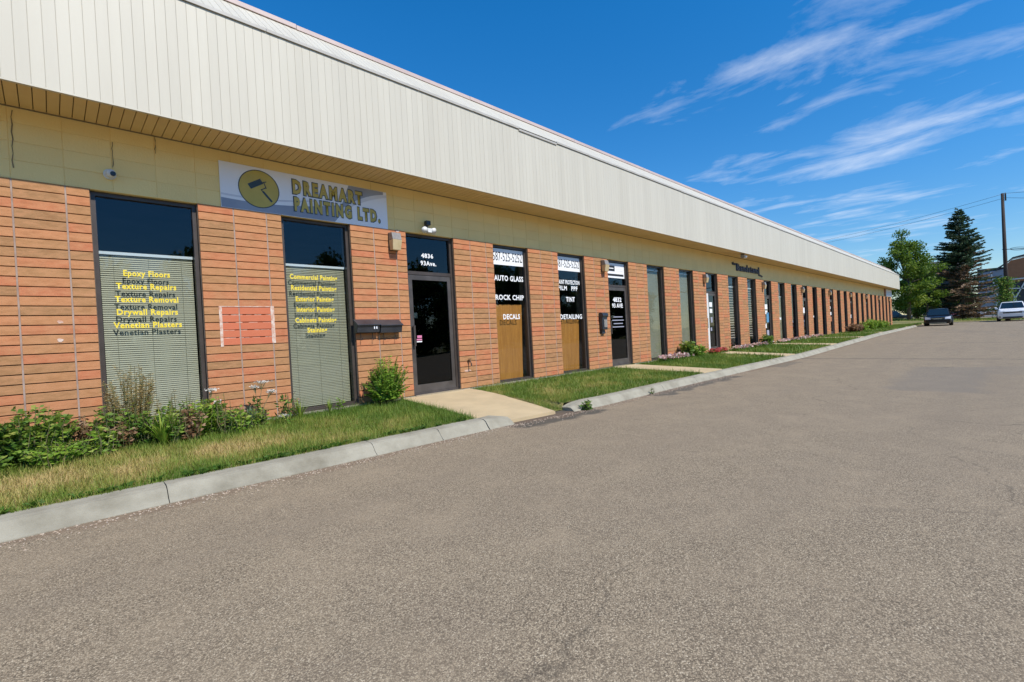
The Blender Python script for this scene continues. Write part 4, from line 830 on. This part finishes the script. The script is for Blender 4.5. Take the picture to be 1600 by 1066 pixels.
# feathery bush by door 4836
def fern_bush():
    r = np.random.default_rng(61); t = thing('feathery_bush', 'bright feathery green bush between the mailboxes and the second window', 'bush', bed(3.36, -0.30)); mb = MB(); P = []; D = []; T = []; L = []
    for i in range(84):
        a = r.uniform(0, 6.28); out = r.uniform(0.1, 0.40); h = r.uniform(0.35, 0.86)*(1-0.45*(out/0.4)**2); b0 = np.array([math.cos(a)*0.05, math.sin(a)*0.05, 0]); tip = np.array([math.cos(a)*out+0.04, math.sin(a)*out*0.75, h])
        mid = (b0+tip)/2+np.array([0, 0, 0.12]); mb.tube([b0, mid, tip], [0.006, 0.004, 0.002], 4, cap=False); d = unit(tip-mid); s = unit(np.cross(d, [0, 0, 1.0]))
        for q in np.linspace(0.25, 1, 22):
            p = (1-q)**2*b0+2*q*(1-q)*mid+q*q*tip
            for sd in (-1, 1): P.append(p); D.append(s*sd+d*0.5+np.array([0, 0, -0.25])+r.normal(0, 0.15, 3)); L.append(0.115*(1.15-q*0.75)*r.uniform(.7, 1.2)); T.append(np.clip(0.3+0.5*h+r.normal(0, 0.15), 0, 1))
    mb.build('stems', 'stem', t); L = np.array(L); link('foliage', quads_mesh('foliage', leaves(np.array(P), np.array(D), L, L*0.38, r), np.array(T)), 'leaf_lime', t)
fern_bush()
# beds along the far units
def flowers(label, x, y, n, spread, m, seed, h=0.13, group=None):
    r = np.random.default_rng(seed); t = thing('flower_clump', label, 'flowers', bed(x, y), group); k = n*4
    P = np.stack([r.normal(0, spread*0.5, k), r.normal(0, 0.07, k), r.uniform(0.01, h, k)], 1); link('foliage', quads_mesh('foliage', leaves(P, r.normal(0, 1, (k, 3))+np.array([0, 0, .6]), 0.07, 0.04, r), r.random(k)*0.8), 'leaf_green', t)
    P = np.stack([r.normal(0, spread*0.5, n), r.normal(-0.03, 0.07, n), r.uniform(h*0.6, h*1.3, n)], 1); link('blossom', quads_mesh('blossom', leaves(P, np.stack([r.normal(0, 1, n), r.normal(-0.4, 1, n), np.full(n, 0.3)], 1), 0.095, 0.085, r), r.random(n)), m, t)
i = 0
for x in (12.45, 12.85, 13.3, 13.75): flowers('pale pink bedding flowers below the pair of plain blind windows', x, -0.28, 60, 0.28, 'petal_pink', 70+i, group='pink flowers by the plain blinds'); i += 1
for x in (18.0, 18.6, 19.2, 19.9, 20.6, 21.4): flowers('pale pink bedding flowers below the raised navy lettering', x, -0.28, 45, 0.34, 'petal_pink', 80+i, group='pink flowers under the lettering'); i += 1
flowers('red bedding flowers beside the door with a white edge', 15.95, -0.3, 90, 0.32, 'petal_red', 101)
flowers('coral bedding flowers past the red ones at the white-edged door', 16.75, -0.25, 60, 0.25, 'petal_red', 102)
for x in (23.5, 24.3, 25.6, 26.5, 27.6, 29.2, 30.2): flowers('pinkish bedding flowers along the wall past the raised navy lettering', x, -0.26, 40, 0.4, 'petal_pink', 110+i, group='flowers along the far wall'); i += 1
plant('leafy_shrub', 'upright green shrub at the brick pier between the plain blind windows', 'shrub', bed(13.95, -0.28), 0.62, 0.28, 26, 18, 0.12, 0.6, 'leaf_green', 130, tone=(0.2, 1))
plant('leafy_shrub', 'low lime shrub under the second plain blind window', 'shrub', bed(14.75, -0.30), 0.40, 0.32, 30, 18, 0.10, 0.5, 'leaf_lime', 131)
plant('leafy_shrub', 'green shrub at the pier between the slatted windows', 'shrub', bed(21.6, -0.3), 0.5, 0.34, 26, 18, 0.13, 0.5, 'leaf_green', 132)
for j, (x, lab, m, h, s) in enumerate(((37.5, 'rust coloured shrub along the far part of the wall', 'leaf_rust', 0.62, 0.7), (39.8, 'yellowish low shrub beside the rust coloured one', 'leaf_lime', 0.45, 0.6), (43.2, 'lush lime green shrub along the far wall', 'leaf_lime', 0.85, 0.9), (45.6, 'lime green shrub in the middle of the far row', 'leaf_lime', 0.8, 0.9), (48.0, 'last lime green shrub of the far row', 'leaf_lime', 0.65, 0.9))):
    plant('leafy_shrub', lab, 'shrub', bed(x, -0.75), h, s, 46, 22, 0.16, 0.4, m, 140+j)
p = on_asphalt(921, 634); plant('weed', 'green weed growing from the broken kerb end', 'plant', (5.36, -2.70, float(asphalt_z(5.36, -2.7))), 0.15, 0.09, 12, 12, 0.055, 0.5, 'leaf_green', 150)
plant('weed', 'thin weed in the gutter beyond the broken kerb end', 'plant', (7.35, -2.69, float(asphalt_z(7.35, -2.69))), 0.15, 0.03, 3, 9, 0.04, 0.5, 'leaf_green', 151)

# ---------------------------------------------------------------- vehicles
def loft(mb, secs, close=True):
    m = len(secs[0]); b = [q for s in secs for q in s]; fs = [(i*m+j, (i+1)*m+j, (i+1)*m+(j+1) % m, i*m+(j+1) % m) for i in range(len(secs)-1) for j in range(m)]
    if close: fs += [tuple(range(m)), tuple(range((len(secs)-1)*m, len(secs)*m))[::-1]]
    return mb.add(b, fs)
def car(name, label, cat, loc, rz, L, W, H, paint, kind='sedan', group=None, grille='black_plastic'):
    t = thing(name, label, cat, loc, group, rz); h = W/2; suv = kind == 'suv'
    gc = 0.21 if suv else 0.16; belt = H*0.60 if suv else H*0.61; hood = H*0.585 if suv else H*0.55
    # stations: x from nose to tail, low z, top z, half width
    xs = [L/2, L/2-0.06, L/2-0.25, L/2-0.75, L/2-1.15, 0.35, -0.7, -L/2+0.75, -L/2+0.3, -L/2+0.05, -L/2]
    tz = [hood*0.80, hood*0.90, hood*0.965, hood, hood*1.06, belt, belt*1.02, belt*1.05, belt*1.05, belt*0.98, belt*0.85]
    lw = [gc+0.16, gc+0.06, gc+0.02, gc, gc, gc, gc, gc, gc+0.03, gc+0.10, gc+0.22]
    hw = [h*0.74, h*0.86, h*0.95, h*0.985, h, h, h, h, h*0.97, h*0.92, h*0.82]
    secs = []
    for x, z1, z0, w in zip(xs, tz, lw, hw):
        d = z1-z0; secs.append([(x, -w*0.90, z0), (x, -w, z0+d*0.22), (x, -w, z0+d*0.62), (x, -w*0.965, z0+d*0.86), (x, -w*0.84, z1), (x, w*0.84, z1), (x, w*0.965, z0+d*0.86), (x, w, z0+d*0.62), (x, w, z0+d*0.22), (x, w*0.90, z0)])
    body = loft(MB(), secs).build('body', paint, t, smooth=True); bevel(body, 0.02, 2)
    # cabin
    xf0, xf1 = L/2-1.15, L/2-1.85; xr1, xr0 = (-L/2+0.45, -L/2+0.12) if suv else (-L/2+1.25, -L/2+0.65)
    cab = [(xf0, hood*1.05, h*0.86), (xf1, H-0.04, h*0.70), (xf1-0.5, H, h*0.70), (xr1+0.3, H-0.02, h*0.69), (xr1, H-0.07, h*0.68), (xr0, belt*1.04, h*0.82)]
    secs = [[(x, -w, belt*0.98), (x, -w*(0.99 if z < belt*1.1 else 1), z-0.03), (x, -w*0.9, z), (x, w*0.9, z), (x, w*(0.99 if z < belt*1.1 else 1), z-0.03), (x, w, belt*0.98)] for x, z, w in cab]
    for s, (x, z, w) in zip(secs, cab): s[0] = (x, -h*0.90, belt*0.98); s[5] = (x, h*0.90, belt*0.98)
    cabin = loft(MB(), secs).build('cabin', paint, t, smooth=False); bevel(cabin, 0.03, 2)
    e = 0.012
    def quad(nm, q, m, par, th=0.01):
        q = [Vector(v) for v in q]; nn = (q[1]-q[0]).cross(q[2]-q[0]).normalized()
        MB().add([v+nn*e for v in q]+[v-nn*th for v in q], [(0, 1, 2, 3), (7, 6, 5, 4)]+[(i, i+4, (i+1) % 4+4, (i+1) % 4) for i in range(4)]).build(nm, m, par)
    a, b = 0.10, 0.90
    def lerp(p, q, s): return [p[i]+(q[i]-p[i])*s for i in range(3)]
    f0, f1 = cab[0], cab[1]; r1, r0 = cab[4], cab[5]
    quad('windshield', [lerp((f0[0], -f0[2]*.92, f0[1]), (f1[0], -f1[2]*.92, f1[1]), a), lerp((f0[0], f0[2]*.92, f0[1]), (f1[0], f1[2]*.92, f1[1]), a), lerp((f0[0], f0[2]*.92, f0[1]), (f1[0], f1[2]*.90, f1[1]), 0.93), lerp((f0[0], -f0[2]*.92, f0[1]), (f1[0], -f1[2]*.90, f1[1]), 0.93)], 'car_glass', cabin)
    quad('rear_window', [lerp((r0[0], r0[2]*.92, r0[1]), (r1[0], r1[2]*.92, r1[1]), .1), lerp((r0[0], -r0[2]*.92, r0[1]), (r1[0], -r1[2]*.92, r1[1]), .1), lerp((r0[0], -r0[2]*.9, r0[1]), (r1[0], -r1[2]*.9, r1[1]), .9), lerp((r0[0], r0[2]*.9, r0[1]), (r1[0], r1[2]*.9, r1[1]), .9)], 'car_glass', cabin)
    zb, zt, wb, wt = belt*1.06, H-0.12, h*0.868, h*0.732
    for s in (-1, 1):
        fx = f0[0]-0.35; mid = 0.5*(fx+xr1)-0.1
        for x0, x1, x2, x3 in ((fx, mid+0.04, mid+0.02, f1[0]-0.12), (mid-0.05, xr0+0.35, xr1+0.02, mid-0.05)):
            q = [(x0, s*wb, zb), (x1, s*wb, zb), (x2, s*wt, zt), (x3, s*wt, zt)]; q = q if s < 0 else q[::-1]
            q = q if (Vector(q[1])-Vector(q[0])).cross(Vector(q[2])-Vector(q[0])).y*s > 0 else q[::-1]
            quad('side_window', q, 'car_glass', cabin)
        bevel(MB().box(f0[0]-0.42, f0[0]-0.28, s*(h+0.02)-0.09, s*(h+0.02)+0.09, belt*1.04, belt*1.04+0.14).build('mirror', paint, t), 0.03)
        for xw in (L/2-0.85, -L/2+0.85):
            R = 0.36 if suv else 0.315; MB().disc((xw, s*(h-0.10)-0.115, R), R, 'y', 24, 0.23).build('tyre', 'tyre', t); MB().disc((xw, s*(h+0.018)-0.004, R), R*0.66, 'y', 20, 0.008).build('rim', 'rim', t)
            MB().disc((xw, s*(h+0.003)-0.004, R+0.02), R+0.06, 'y', 24, 0.008).build('wheel_arch', 'black_plastic', t)
        if suv: q = [(L/2-0.035, s*h*0.80, hood*0.80), (L/2-0.035, s*h*0.46, hood*0.80), (L/2-0.035, s*h*0.46, hood*0.88), (L/2-0.10, s*h*0.86, hood*0.90)]
        else: q = [(L/2-0.10, s*h*0.86, hood*0.68), (L/2-0.02, s*h*0.48, hood*0.68), (L/2-0.05, s*h*0.48, hood*0.88), (L/2-0.22, s*h*0.90, hood*0.96)]
        vs = [Vector(v) for v in q]; MB().add([v+Vector((0.075, s*0.02, 0)) for v in vs]+[v-Vector((0.15, 0, 0)) for v in vs], [(0, 1, 2, 3), (7, 6, 5, 4)]+[(i, i+4, (i+1) % 4+4, (i+1) % 4) for i in range(4)]).build('headlight', 'headlight', t)
    gx = L/2
    if suv:
        MB().box(gx-0.08, gx+0.03, -h*0.60, h*0.60, hood*0.70, hood*0.82).build('grille', grille, t); MB().box(gx-0.06, gx+0.035, -h*0.62, h*0.62, gc+0.06, gc+0.20).build('lower_intake', 'black_plastic', t)
        for s in (-1, 1): MB().box(gx-0.25, gx-0.01, s*h*0.78-0.10, s*h*0.78+0.10, gc+0.16, gc+0.24).build('fog_lamp', 'black_plastic', t)
    else:
        MB().box(gx-0.08, gx+0.012, -h*0.46, h*0.46, hood*0.66, hood*0.80).build('grille', grille, t); MB().box(gx-0.08, gx+0.018, -h*0.46, h*0.46, hood*0.80, hood*0.815).build('grille_trim', 'chrome', t); MB().box(gx-0.08, gx+0.018, -h*0.30, h*0.30, hood*0.725, hood*0.75).build('grille_trim', 'chrome', t)
        MB().box(gx-0.08, gx+0.015, -h*0.6, h*0.6, gc+0.10, gc+0.20).build('lower_intake', 'black_plastic', t); MB().box(gx-0.08, gx+0.025, -h*0.6, h*0.6, gc+0.065, gc+0.085).build('bumper_lip', 'chrome', t)
    for s in (-1, 1): MB().box(-L/2-0.01, -L/2+0.12, s*h*0.70-0.12, s*h*0.70+0.12, belt*0.80, belt*0.97).build('tail_light', 'car_red', t)
    return t
pb = on_asphalt(1464, 509.5); car('parked_car', 'black sedan with silver headlights parked facing out by the kerb', 'car', (pb[0]+2.2, pb[1], float(asphalt_z(pb[0], pb[1]))), math.pi+0.03, 4.5, 1.76, 1.45, 'car_black')
ps = on_asphalt(1559, 502.8); car('parked_car', 'white sport utility vehicle with black grille on the asphalt', 'car', (ps[0]+2.4, ps[1]-0.99, float(asphalt_z(ps[0], ps[1]))), math.pi-0.02, 4.85, 1.98, 1.78, 'car_white', 'suv')
car('parked_car', 'white sedan seen side-on beyond the grass rise', 'car', (95.0, -7.2, -0.09), -math.pi/2, 4.7, 1.8, 1.46, 'car_white')
car('parked_car', 'dark green utility vehicle in the shade of the leafy tree', 'car', (92.0, 3.6, -0.05), -math.pi/2+0.2, 4.7, 1.9, 1.75, 'car_green', 'suv')
car('parked_car', 'dark red car half hidden by the spruce trunk', 'car', (97.0, -3.2, -0.09), math.pi, 4.5, 1.8, 1.45, 'car_red')
car('parked_car', 'silver car partly hidden behind the far building corner', 'car', (88, 6.9, -0.05), -math.pi/2+0.1, 4.5, 1.8, 1.42, 'car_silver')

# ---------------------------------------------------------------- trees
def limb_tree(name, label, base, H, R, nl, seed, m='leaf_tree', lsize=0.16, group=None, trunk_r=0.22, low=0.25, clumps=46):
    r = np.random.default_rng(seed); t = thing(name, label, 'tree', tuple(base), group); mb = MB(); tops = []
    tr = [np.array([0, 0, -0.3]), np.array([r.normal(0, .1), r.normal(0, .1), H*0.3]), np.array([r.normal(0, .3), r.normal(0, .3), H*0.62]), np.array([r.normal(0, .4), r.normal(0, .4), H*0.93])]
    mb.tube(tr, [trunk_r, trunk_r*0.75, trunk_r*0.45, 0.03], 8)
    C_ = []
    for i in range(clumps):
        zf = low+(1-low)*(i+0.5)/clumps; prof = math.sin(math.pi*min(1, max(0.05, (zf-low*0.55)/(1-low*0.5))))**0.7; a = i*2.399+r.normal(0, .4); rr = R*prof*r.uniform(0.35, 1.0)
        tip = np.array([math.cos(a)*rr, math.sin(a)*rr, H*zf+r.normal(0, .3)]); b0 = tr[1]+(tr[3]-tr[1])*max(0, (zf-0.35))*0.9; mid = (b0+tip)/2+np.array([0, 0, -0.1*rr]); mb.tube([b0, mid, tip], [trunk_r*0.28, trunk_r*0.17, 0.02], 5, cap=False); C_.append((tip, R*r.uniform(0.16, 0.34))); C_.append((mid*0.35+tip*0.65, R*r.uniform(0.12, 0.22)))
    mb.build('trunk', 'bark', t, smooth=True); wts = np.array([c[1]**2 for c in C_]); cnt = r.multinomial(nl, wts/wts.sum()); P = []; T = []
    for (c, s), k in zip(C_, cnt):
        v = unit(r.normal(size=(k, 3)))*(r.random((k, 1))**0.45)*s*np.array([1.1, 1.1, 0.75]); P.append(c+v); T.append(np.clip(0.35+r.normal(0, 0.15)+r.normal(0, 0.15, k), 0, 1))
    P = np.concatenate(P); T = np.concatenate(T); D = r.normal(size=P.shape)+np.array([0, 0, -0.3]); Ls = lsize*r.uniform(0.6, 1.3, len(P))
    link('crown', quads_mesh('crown', leaves(P, D, Ls, Ls*0.7, r), T), m, t); return t
def spruce(label, base, H, R, seed, dead=None, group=None):
    r = np.random.default_rng(seed); t = thing('spruce_tree', label, 'tree', tuple(base), group); mb = MB().tube([(0, 0, -0.4), (0, 0, H*0.5), (0.05, 0, H)], [0.26, 0.15, 0.015], 8); P = []; D = []; L = []; T = []
    z = 0.5
    while z < H-0.15:
        f = 1-z/H; ln = R*(f**0.78)*(0.85 if z > 1.2 else 0.65); nb = 11 if f > 0.3 else 7
        for i in range(nb):
            a = r.uniform(0, 6.28); l = ln*r.uniform(0.5, 1.38); d = np.array([math.cos(a), math.sin(a), 0]); zz_ = z+r.normal(0, .12); b0 = np.array([0, 0, zz_]); dr = -0.22*l*f+0.18*l*(1-f)
            mid = b0+d*l*0.5+np.array([0, 0, dr*0.9]); tip = b0+d*l+np.array([0, 0, dr+0.12*l]); mb.tube([b0, mid, tip], [0.04*f+0.008, 0.022*f+0.006, 0.004], 4, cap=False)
            isd = dead is not None and r.random() < dead(z/H, d); k = int((34 if not isd else 17)*max(l, 0.35)*2.0); q = r.random(k)**0.75; p = (1-q)[:, None]**2*b0+2*(q*(1-q))[:, None]*mid+(q**2)[:, None]*tip; side = np.cross(d, [0, 0, 1.0]); w = 0.30*l*(1.05-q)*r.uniform(-1, 1, k)
            p = p+side*w[:, None]+np.array([0, 0, -1])*np.abs(w)[:, None]*0.25; P.append(p); D.append(d*0.8+side*np.sign(w)[:, None]*0.7+r.normal(0, 0.25, (k, 3))+np.array([0, 0, -0.15])); L.append(r.uniform(0.16, 0.34, k)); T.append(np.clip((0.80 if isd else 0.22)+r.normal(0, 0.13, k), 0, 0.5 if not isd else 1))
        z += 0.30*(0.5+f*0.75)
    mb.build('trunk', 'bark', t); P = np.concatenate(P); D = np.concatenate(D); L = np.concatenate(L); link('crown', quads_mesh('crown', leaves(P, D, L, L*0.34, r), np.concatenate(T)), 'needle', t); return t
SX = 76.0; sp = PX(1505, 500, SX); tp = PX(1497, 327, SX); spruce('tall spruce with dark green top and brown dying lower boughs', (SX, sp[1], float(berm_z(SX, sp[1]))), tp[2]-float(berm_z(SX, sp[1])), 4.6, 201, dead=lambda zf, d: np.clip((0.62-zf)*2.6, 0, 0.9)*(0.75+0.25*(d[1] < 0.3)))
TX = 70.0; q = PX(1405, 500, TX); tq = PX(1412, 374, TX); ty = PX(1417, 430, TX)[1]
limb_tree('leafy_tree', 'round bright green leafy tree beyond the far building corner', (TX, ty, float(berm_z(TX, ty))), tq[2]-float(berm_z(TX, ty)), 3.1, 17000, 202, m='leaf_bright', lsize=0.2, low=0.2)
limb_tree('leafy_tree', 'smaller leafy tree in front of the spruce', (73.5, PX(1448, 470, 73.5)[1], 0.2), 6.2, 1.7, 6000, 203, m='leaf_bright', lsize=0.19, low=0.22, trunk_r=0.12, clumps=30)
limb_tree('leafy_tree', 'dark leafy tree behind the far building corner', (86, 8.2, 0.0), 8.5, 3.2, 9000, 204, lsize=0.24, low=0.12)
limb_tree('leafy_tree', 'broad leafy tree far behind the parked utility vehicle', (108, 2.0, 0.0), 8.0, 4.0, 9000, 205, lsize=0.3, low=0.1)
limb_tree('leafy_tree', 'dense leafy tree closing the gap past the building end', (118, 15, 0.0), 9.5, 5.0, 9000, 207, lsize=0.36, low=0.05)
limb_tree('leafy_tree', 'low bushy tree behind the spruce trunk', (104, -3.5, 0.0), 5.0, 3.0, 7000, 208, lsize=0.26, low=0.03)
limb_tree('leafy_tree', 'low dark bushy tree between the far building corner and the parked silver car', (83, 4.6, 0.3), 5.2, 2.4, 7000, 209, lsize=0.22, low=0.02)
first = limb_tree('leafy_tree', 'unseen leafy tree across the parking lot, in a row thickened to darken window reflections', (-12, -34, -0.42), 9.0, 3.6, 9000, 206, lsize=0.34, low=0.05, group='trees across the lot')
for i, (x, y, s) in enumerate(((-7, -35, 1.0), (-2, -36, 0.9), (3, -34, 0.95), (8, -36, 1.05), (13, -35, 0.9), (18, -35, 1.0), (23, -36, 0.95), (28, -35, 1.1), (33, -36, 0.9), (39, -35, 1.05), (45, -36, 1.1), (51, -35, 0.95), (58, -36, 1.0), (65, -35, 1.1), (73, -36, 1.0))):  # unseen copies added to close the row and block bright horizon in the glass
    o = first.copy(); COL.objects.link(o); o.location = (x, y, -0.42); o.scale = (s, s, s*random.uniform(0.85, 1.1)); o.rotation_euler = (0, 0, i*1.3)
    for ch in list(first.children): c = ch.copy(); COL.objects.link(c); c.parent = o

# ---------------------------------------------------------------- utility pole and wires
PXX = 66.5; pb_ = PX(1574.5, 492, PXX); pt = PX(1562, 303, PXX); pz = -0.1
pole = thing('utility_pole', 'dark timber utility pole standing behind the white vehicle', 'pole', (PXX, pb_[1], pz)); ph = pt[2]-pz
MB().tube([(0, 0, -0.4), (0, 0, ph)], [0.19, 0.11], 12).build('shaft', 'pole_wood', pole, smooth=True)
MB().box(-0.06, 0.06, -0.26, -0.14, ph-0.75, ph-0.1).build('bracket', 'dark_brown', pole); MB().tube([(0, -0.2, ph-0.3), (0, -0.2, ph+0.02)], 0.05, 8).build('insulator', 'lamp_glass', pole)
r = np.random.default_rng(301); n = 2600; P = np.stack([r.normal(0, 0.33, n), r.normal(0.1, 0.33, n), r.uniform(0.3, 4.2, n)], 1); link('climbing_vine', quads_mesh('climbing_vine', leaves(P, r.normal(0, 1, (n, 3)), 0.16, 0.12, r), r.random(n)), 'leaf_green', pole)
def wire(label, a, b, sag, rad=0.014):
    a, b = np.array(a), np.array(b); pts = [tuple(a+(b-a)*t-np.array([0, 0, 4*sag*t*(1-t)])) for t in np.linspace(0, 1, 16)]; o = MB().tube(pts, rad, 5).build('overhead_wire', 'wire'); tag(o, label, 'wire')
top = np.array([PXX, pb_[1], pz+ph])
def along(u, v, d): q = ray(u, v); q = q/np.linalg.norm(q); return CAM+q*d
for j, (v0, vl, vr, lab0, lab1) in enumerate(((304, 373, 299, 'upper', 'upper'), (309, 377.5, 308.5, 'lower', 'lower'))):
    e = along(1290, vl, 92.0); s = top+np.array([0, -0.2, -0.05-j*0.42]); ext = s+(e-s)*1.25
    wire(f'{lab0} power wire from the pole towards the roof', s, ext, 0.35); g = along(1600, vr, 60.0); ext = s+(g-s)*6; wire(f'{lab1} power wire from the pole away from the building', s, ext, 0.1)
s = PX(1566, 390, PXX); g = along(1600, 388, 60.0); wire('thick low telephone cable leaving the pole', s, s+(g-s)*6, 0.05, 0.03); 
g2 = s+(g-s)*0.75; o = MB().tube([tuple(g2+(g-s)*0.35*math.cos(a)+np.array([0, 0, 0.13*math.sin(a)])) for a in np.linspace(0, 2*math.pi, 20)], 0.02, 5, cap=False).build('cable_loop', 'wire'); tag(o, 'slack loop hanging on the telephone cable', 'cable')

# ---------------------------------------------------------------- background buildings
BX = 128.0
def bx(u, v): q = PX(u, v, BX); return q[1], q[2]
modern = thing('apartment_block', 'modern orange and grey panelled block crossed by white diagonal strips', 'building', (BX, 0, 0))
def face(name, pts, m, x, par=modern, th=0.25):
    n = len(pts); MB().add([(x, y, z) for y, z in pts]+[(x+th, y, z) for y, z in pts], [tuple(range(n)), tuple(range(n, 2*n))[::-1]]+[(i, i+n, (i+1) % n+n, (i+1) % n) for i in range(n)]).build(name, m, par)
yl, _ = bx(1528, 450); yr = bx(1640, 440)[0]-6
MB().box(0.3, 16, yr, yl, -0.2, 9.0).build('wall', 'stucco_dark', modern)
face('panel', [bx(1574, 442), bx(1574, 412), bx(1580, 407), (yr, bx(1600, 401)[1]+1.6), (yr, bx(1600, 433)[1])], 'stucco_orange', 0.0)
face('panel', [bx(1528, 486), bx(1528, 446), bx(1562, 444), bx(1562, 484)], 'stucco_grey', 0.02)
face('panel', [bx(1528, 442), bx(1528, 428), bx(1572, 420), bx(1572, 440)], 'stucco_grey', 0.04)
face('panel', [bx(1574, 480), bx(1574, 446), bx(1583, 446), bx(1583, 480)], 'stucco_orange', 0.06)
def strip(u0, v0, u1, v1, w=0.2):
    a, b = np.array(bx(u0, v0)), np.array(bx(u1, v1)); d = (b-a)/np.linalg.norm(b-a); nrm = np.array([-d[1], d[0]])*w/2; face('strip', [tuple(a-nrm), tuple(b-nrm), tuple(b+nrm), tuple(a+nrm)], 'trim_white', -0.12, th=0.1)
for s_ in ((1530, 441.5, 1640, 431), (1530, 451.5, 1640, 450), (1548, 425, 1558, 462), (1571, 437, 1556, 480), (1581, 456, 1590, 474), (1610, 426, 1583, 472), (1574, 410, 1582, 405), (1582, 405, 1640, 392)): strip(*s_)
face('roof_edge', [bx(1556, 424), bx(1556, 420), bx(1582, 404), (yr, bx(1600, 400)[1]+1.75), (yr, bx(1600, 400)[1]+2.1), bx(1582, 402)], 'shingle', -0.3, th=1.0)
house = thing('grey_house', 'dark grey house with white columns behind the leafy tree', 'building', (112, 0, 0))
def hx(u, v): q = PX(u, v, 112.0); return q[1], q[2]
y0, z0 = hx(1450, 430); y1, z1 = hx(1500, 428)
MB().box(0, 9, y1, y0, -0.2, z0).build('wall', 'stucco_dark', house)
MB().add([(-0.8, y0+0.6, z0), (-0.8, y1-0.6, z0), (10, y1-0.6, z0), (10, y0+0.6, z0), (4.5, y0+0.6, z0+2.6), (4.5, y1-0.6, z0+2.6)], [(0, 1, 5, 4), (2, 3, 4, 5), (0, 4, 3), (1, 2, 5), (3, 2, 1, 0)]).build('roof', 'shingle', house)
for u in (1446, 1457.5): yy = hx(u, 460)[0]; MB().box(-0.6, -0.15, yy-0.22, yy+0.22, -0.2, z0-0.01).build('column', 'trim_white', house)
for u in (1464, 1474, 1493):
    yy = hx(u, 460)[0]; w = MB().box(-0.12, -0.01, yy-0.75, yy+0.75, 3.1, 4.8).build('window', 'trim_white', house); MB().box(-0.16, -0.121, yy-0.62, yy+0.62, 3.2, 4.7).build('pane', 'window_dark', w)
print('single bricks', nb, 'tris', sum(len(o.data.polygons) for o in COL.objects if o.type == 'MESH'))
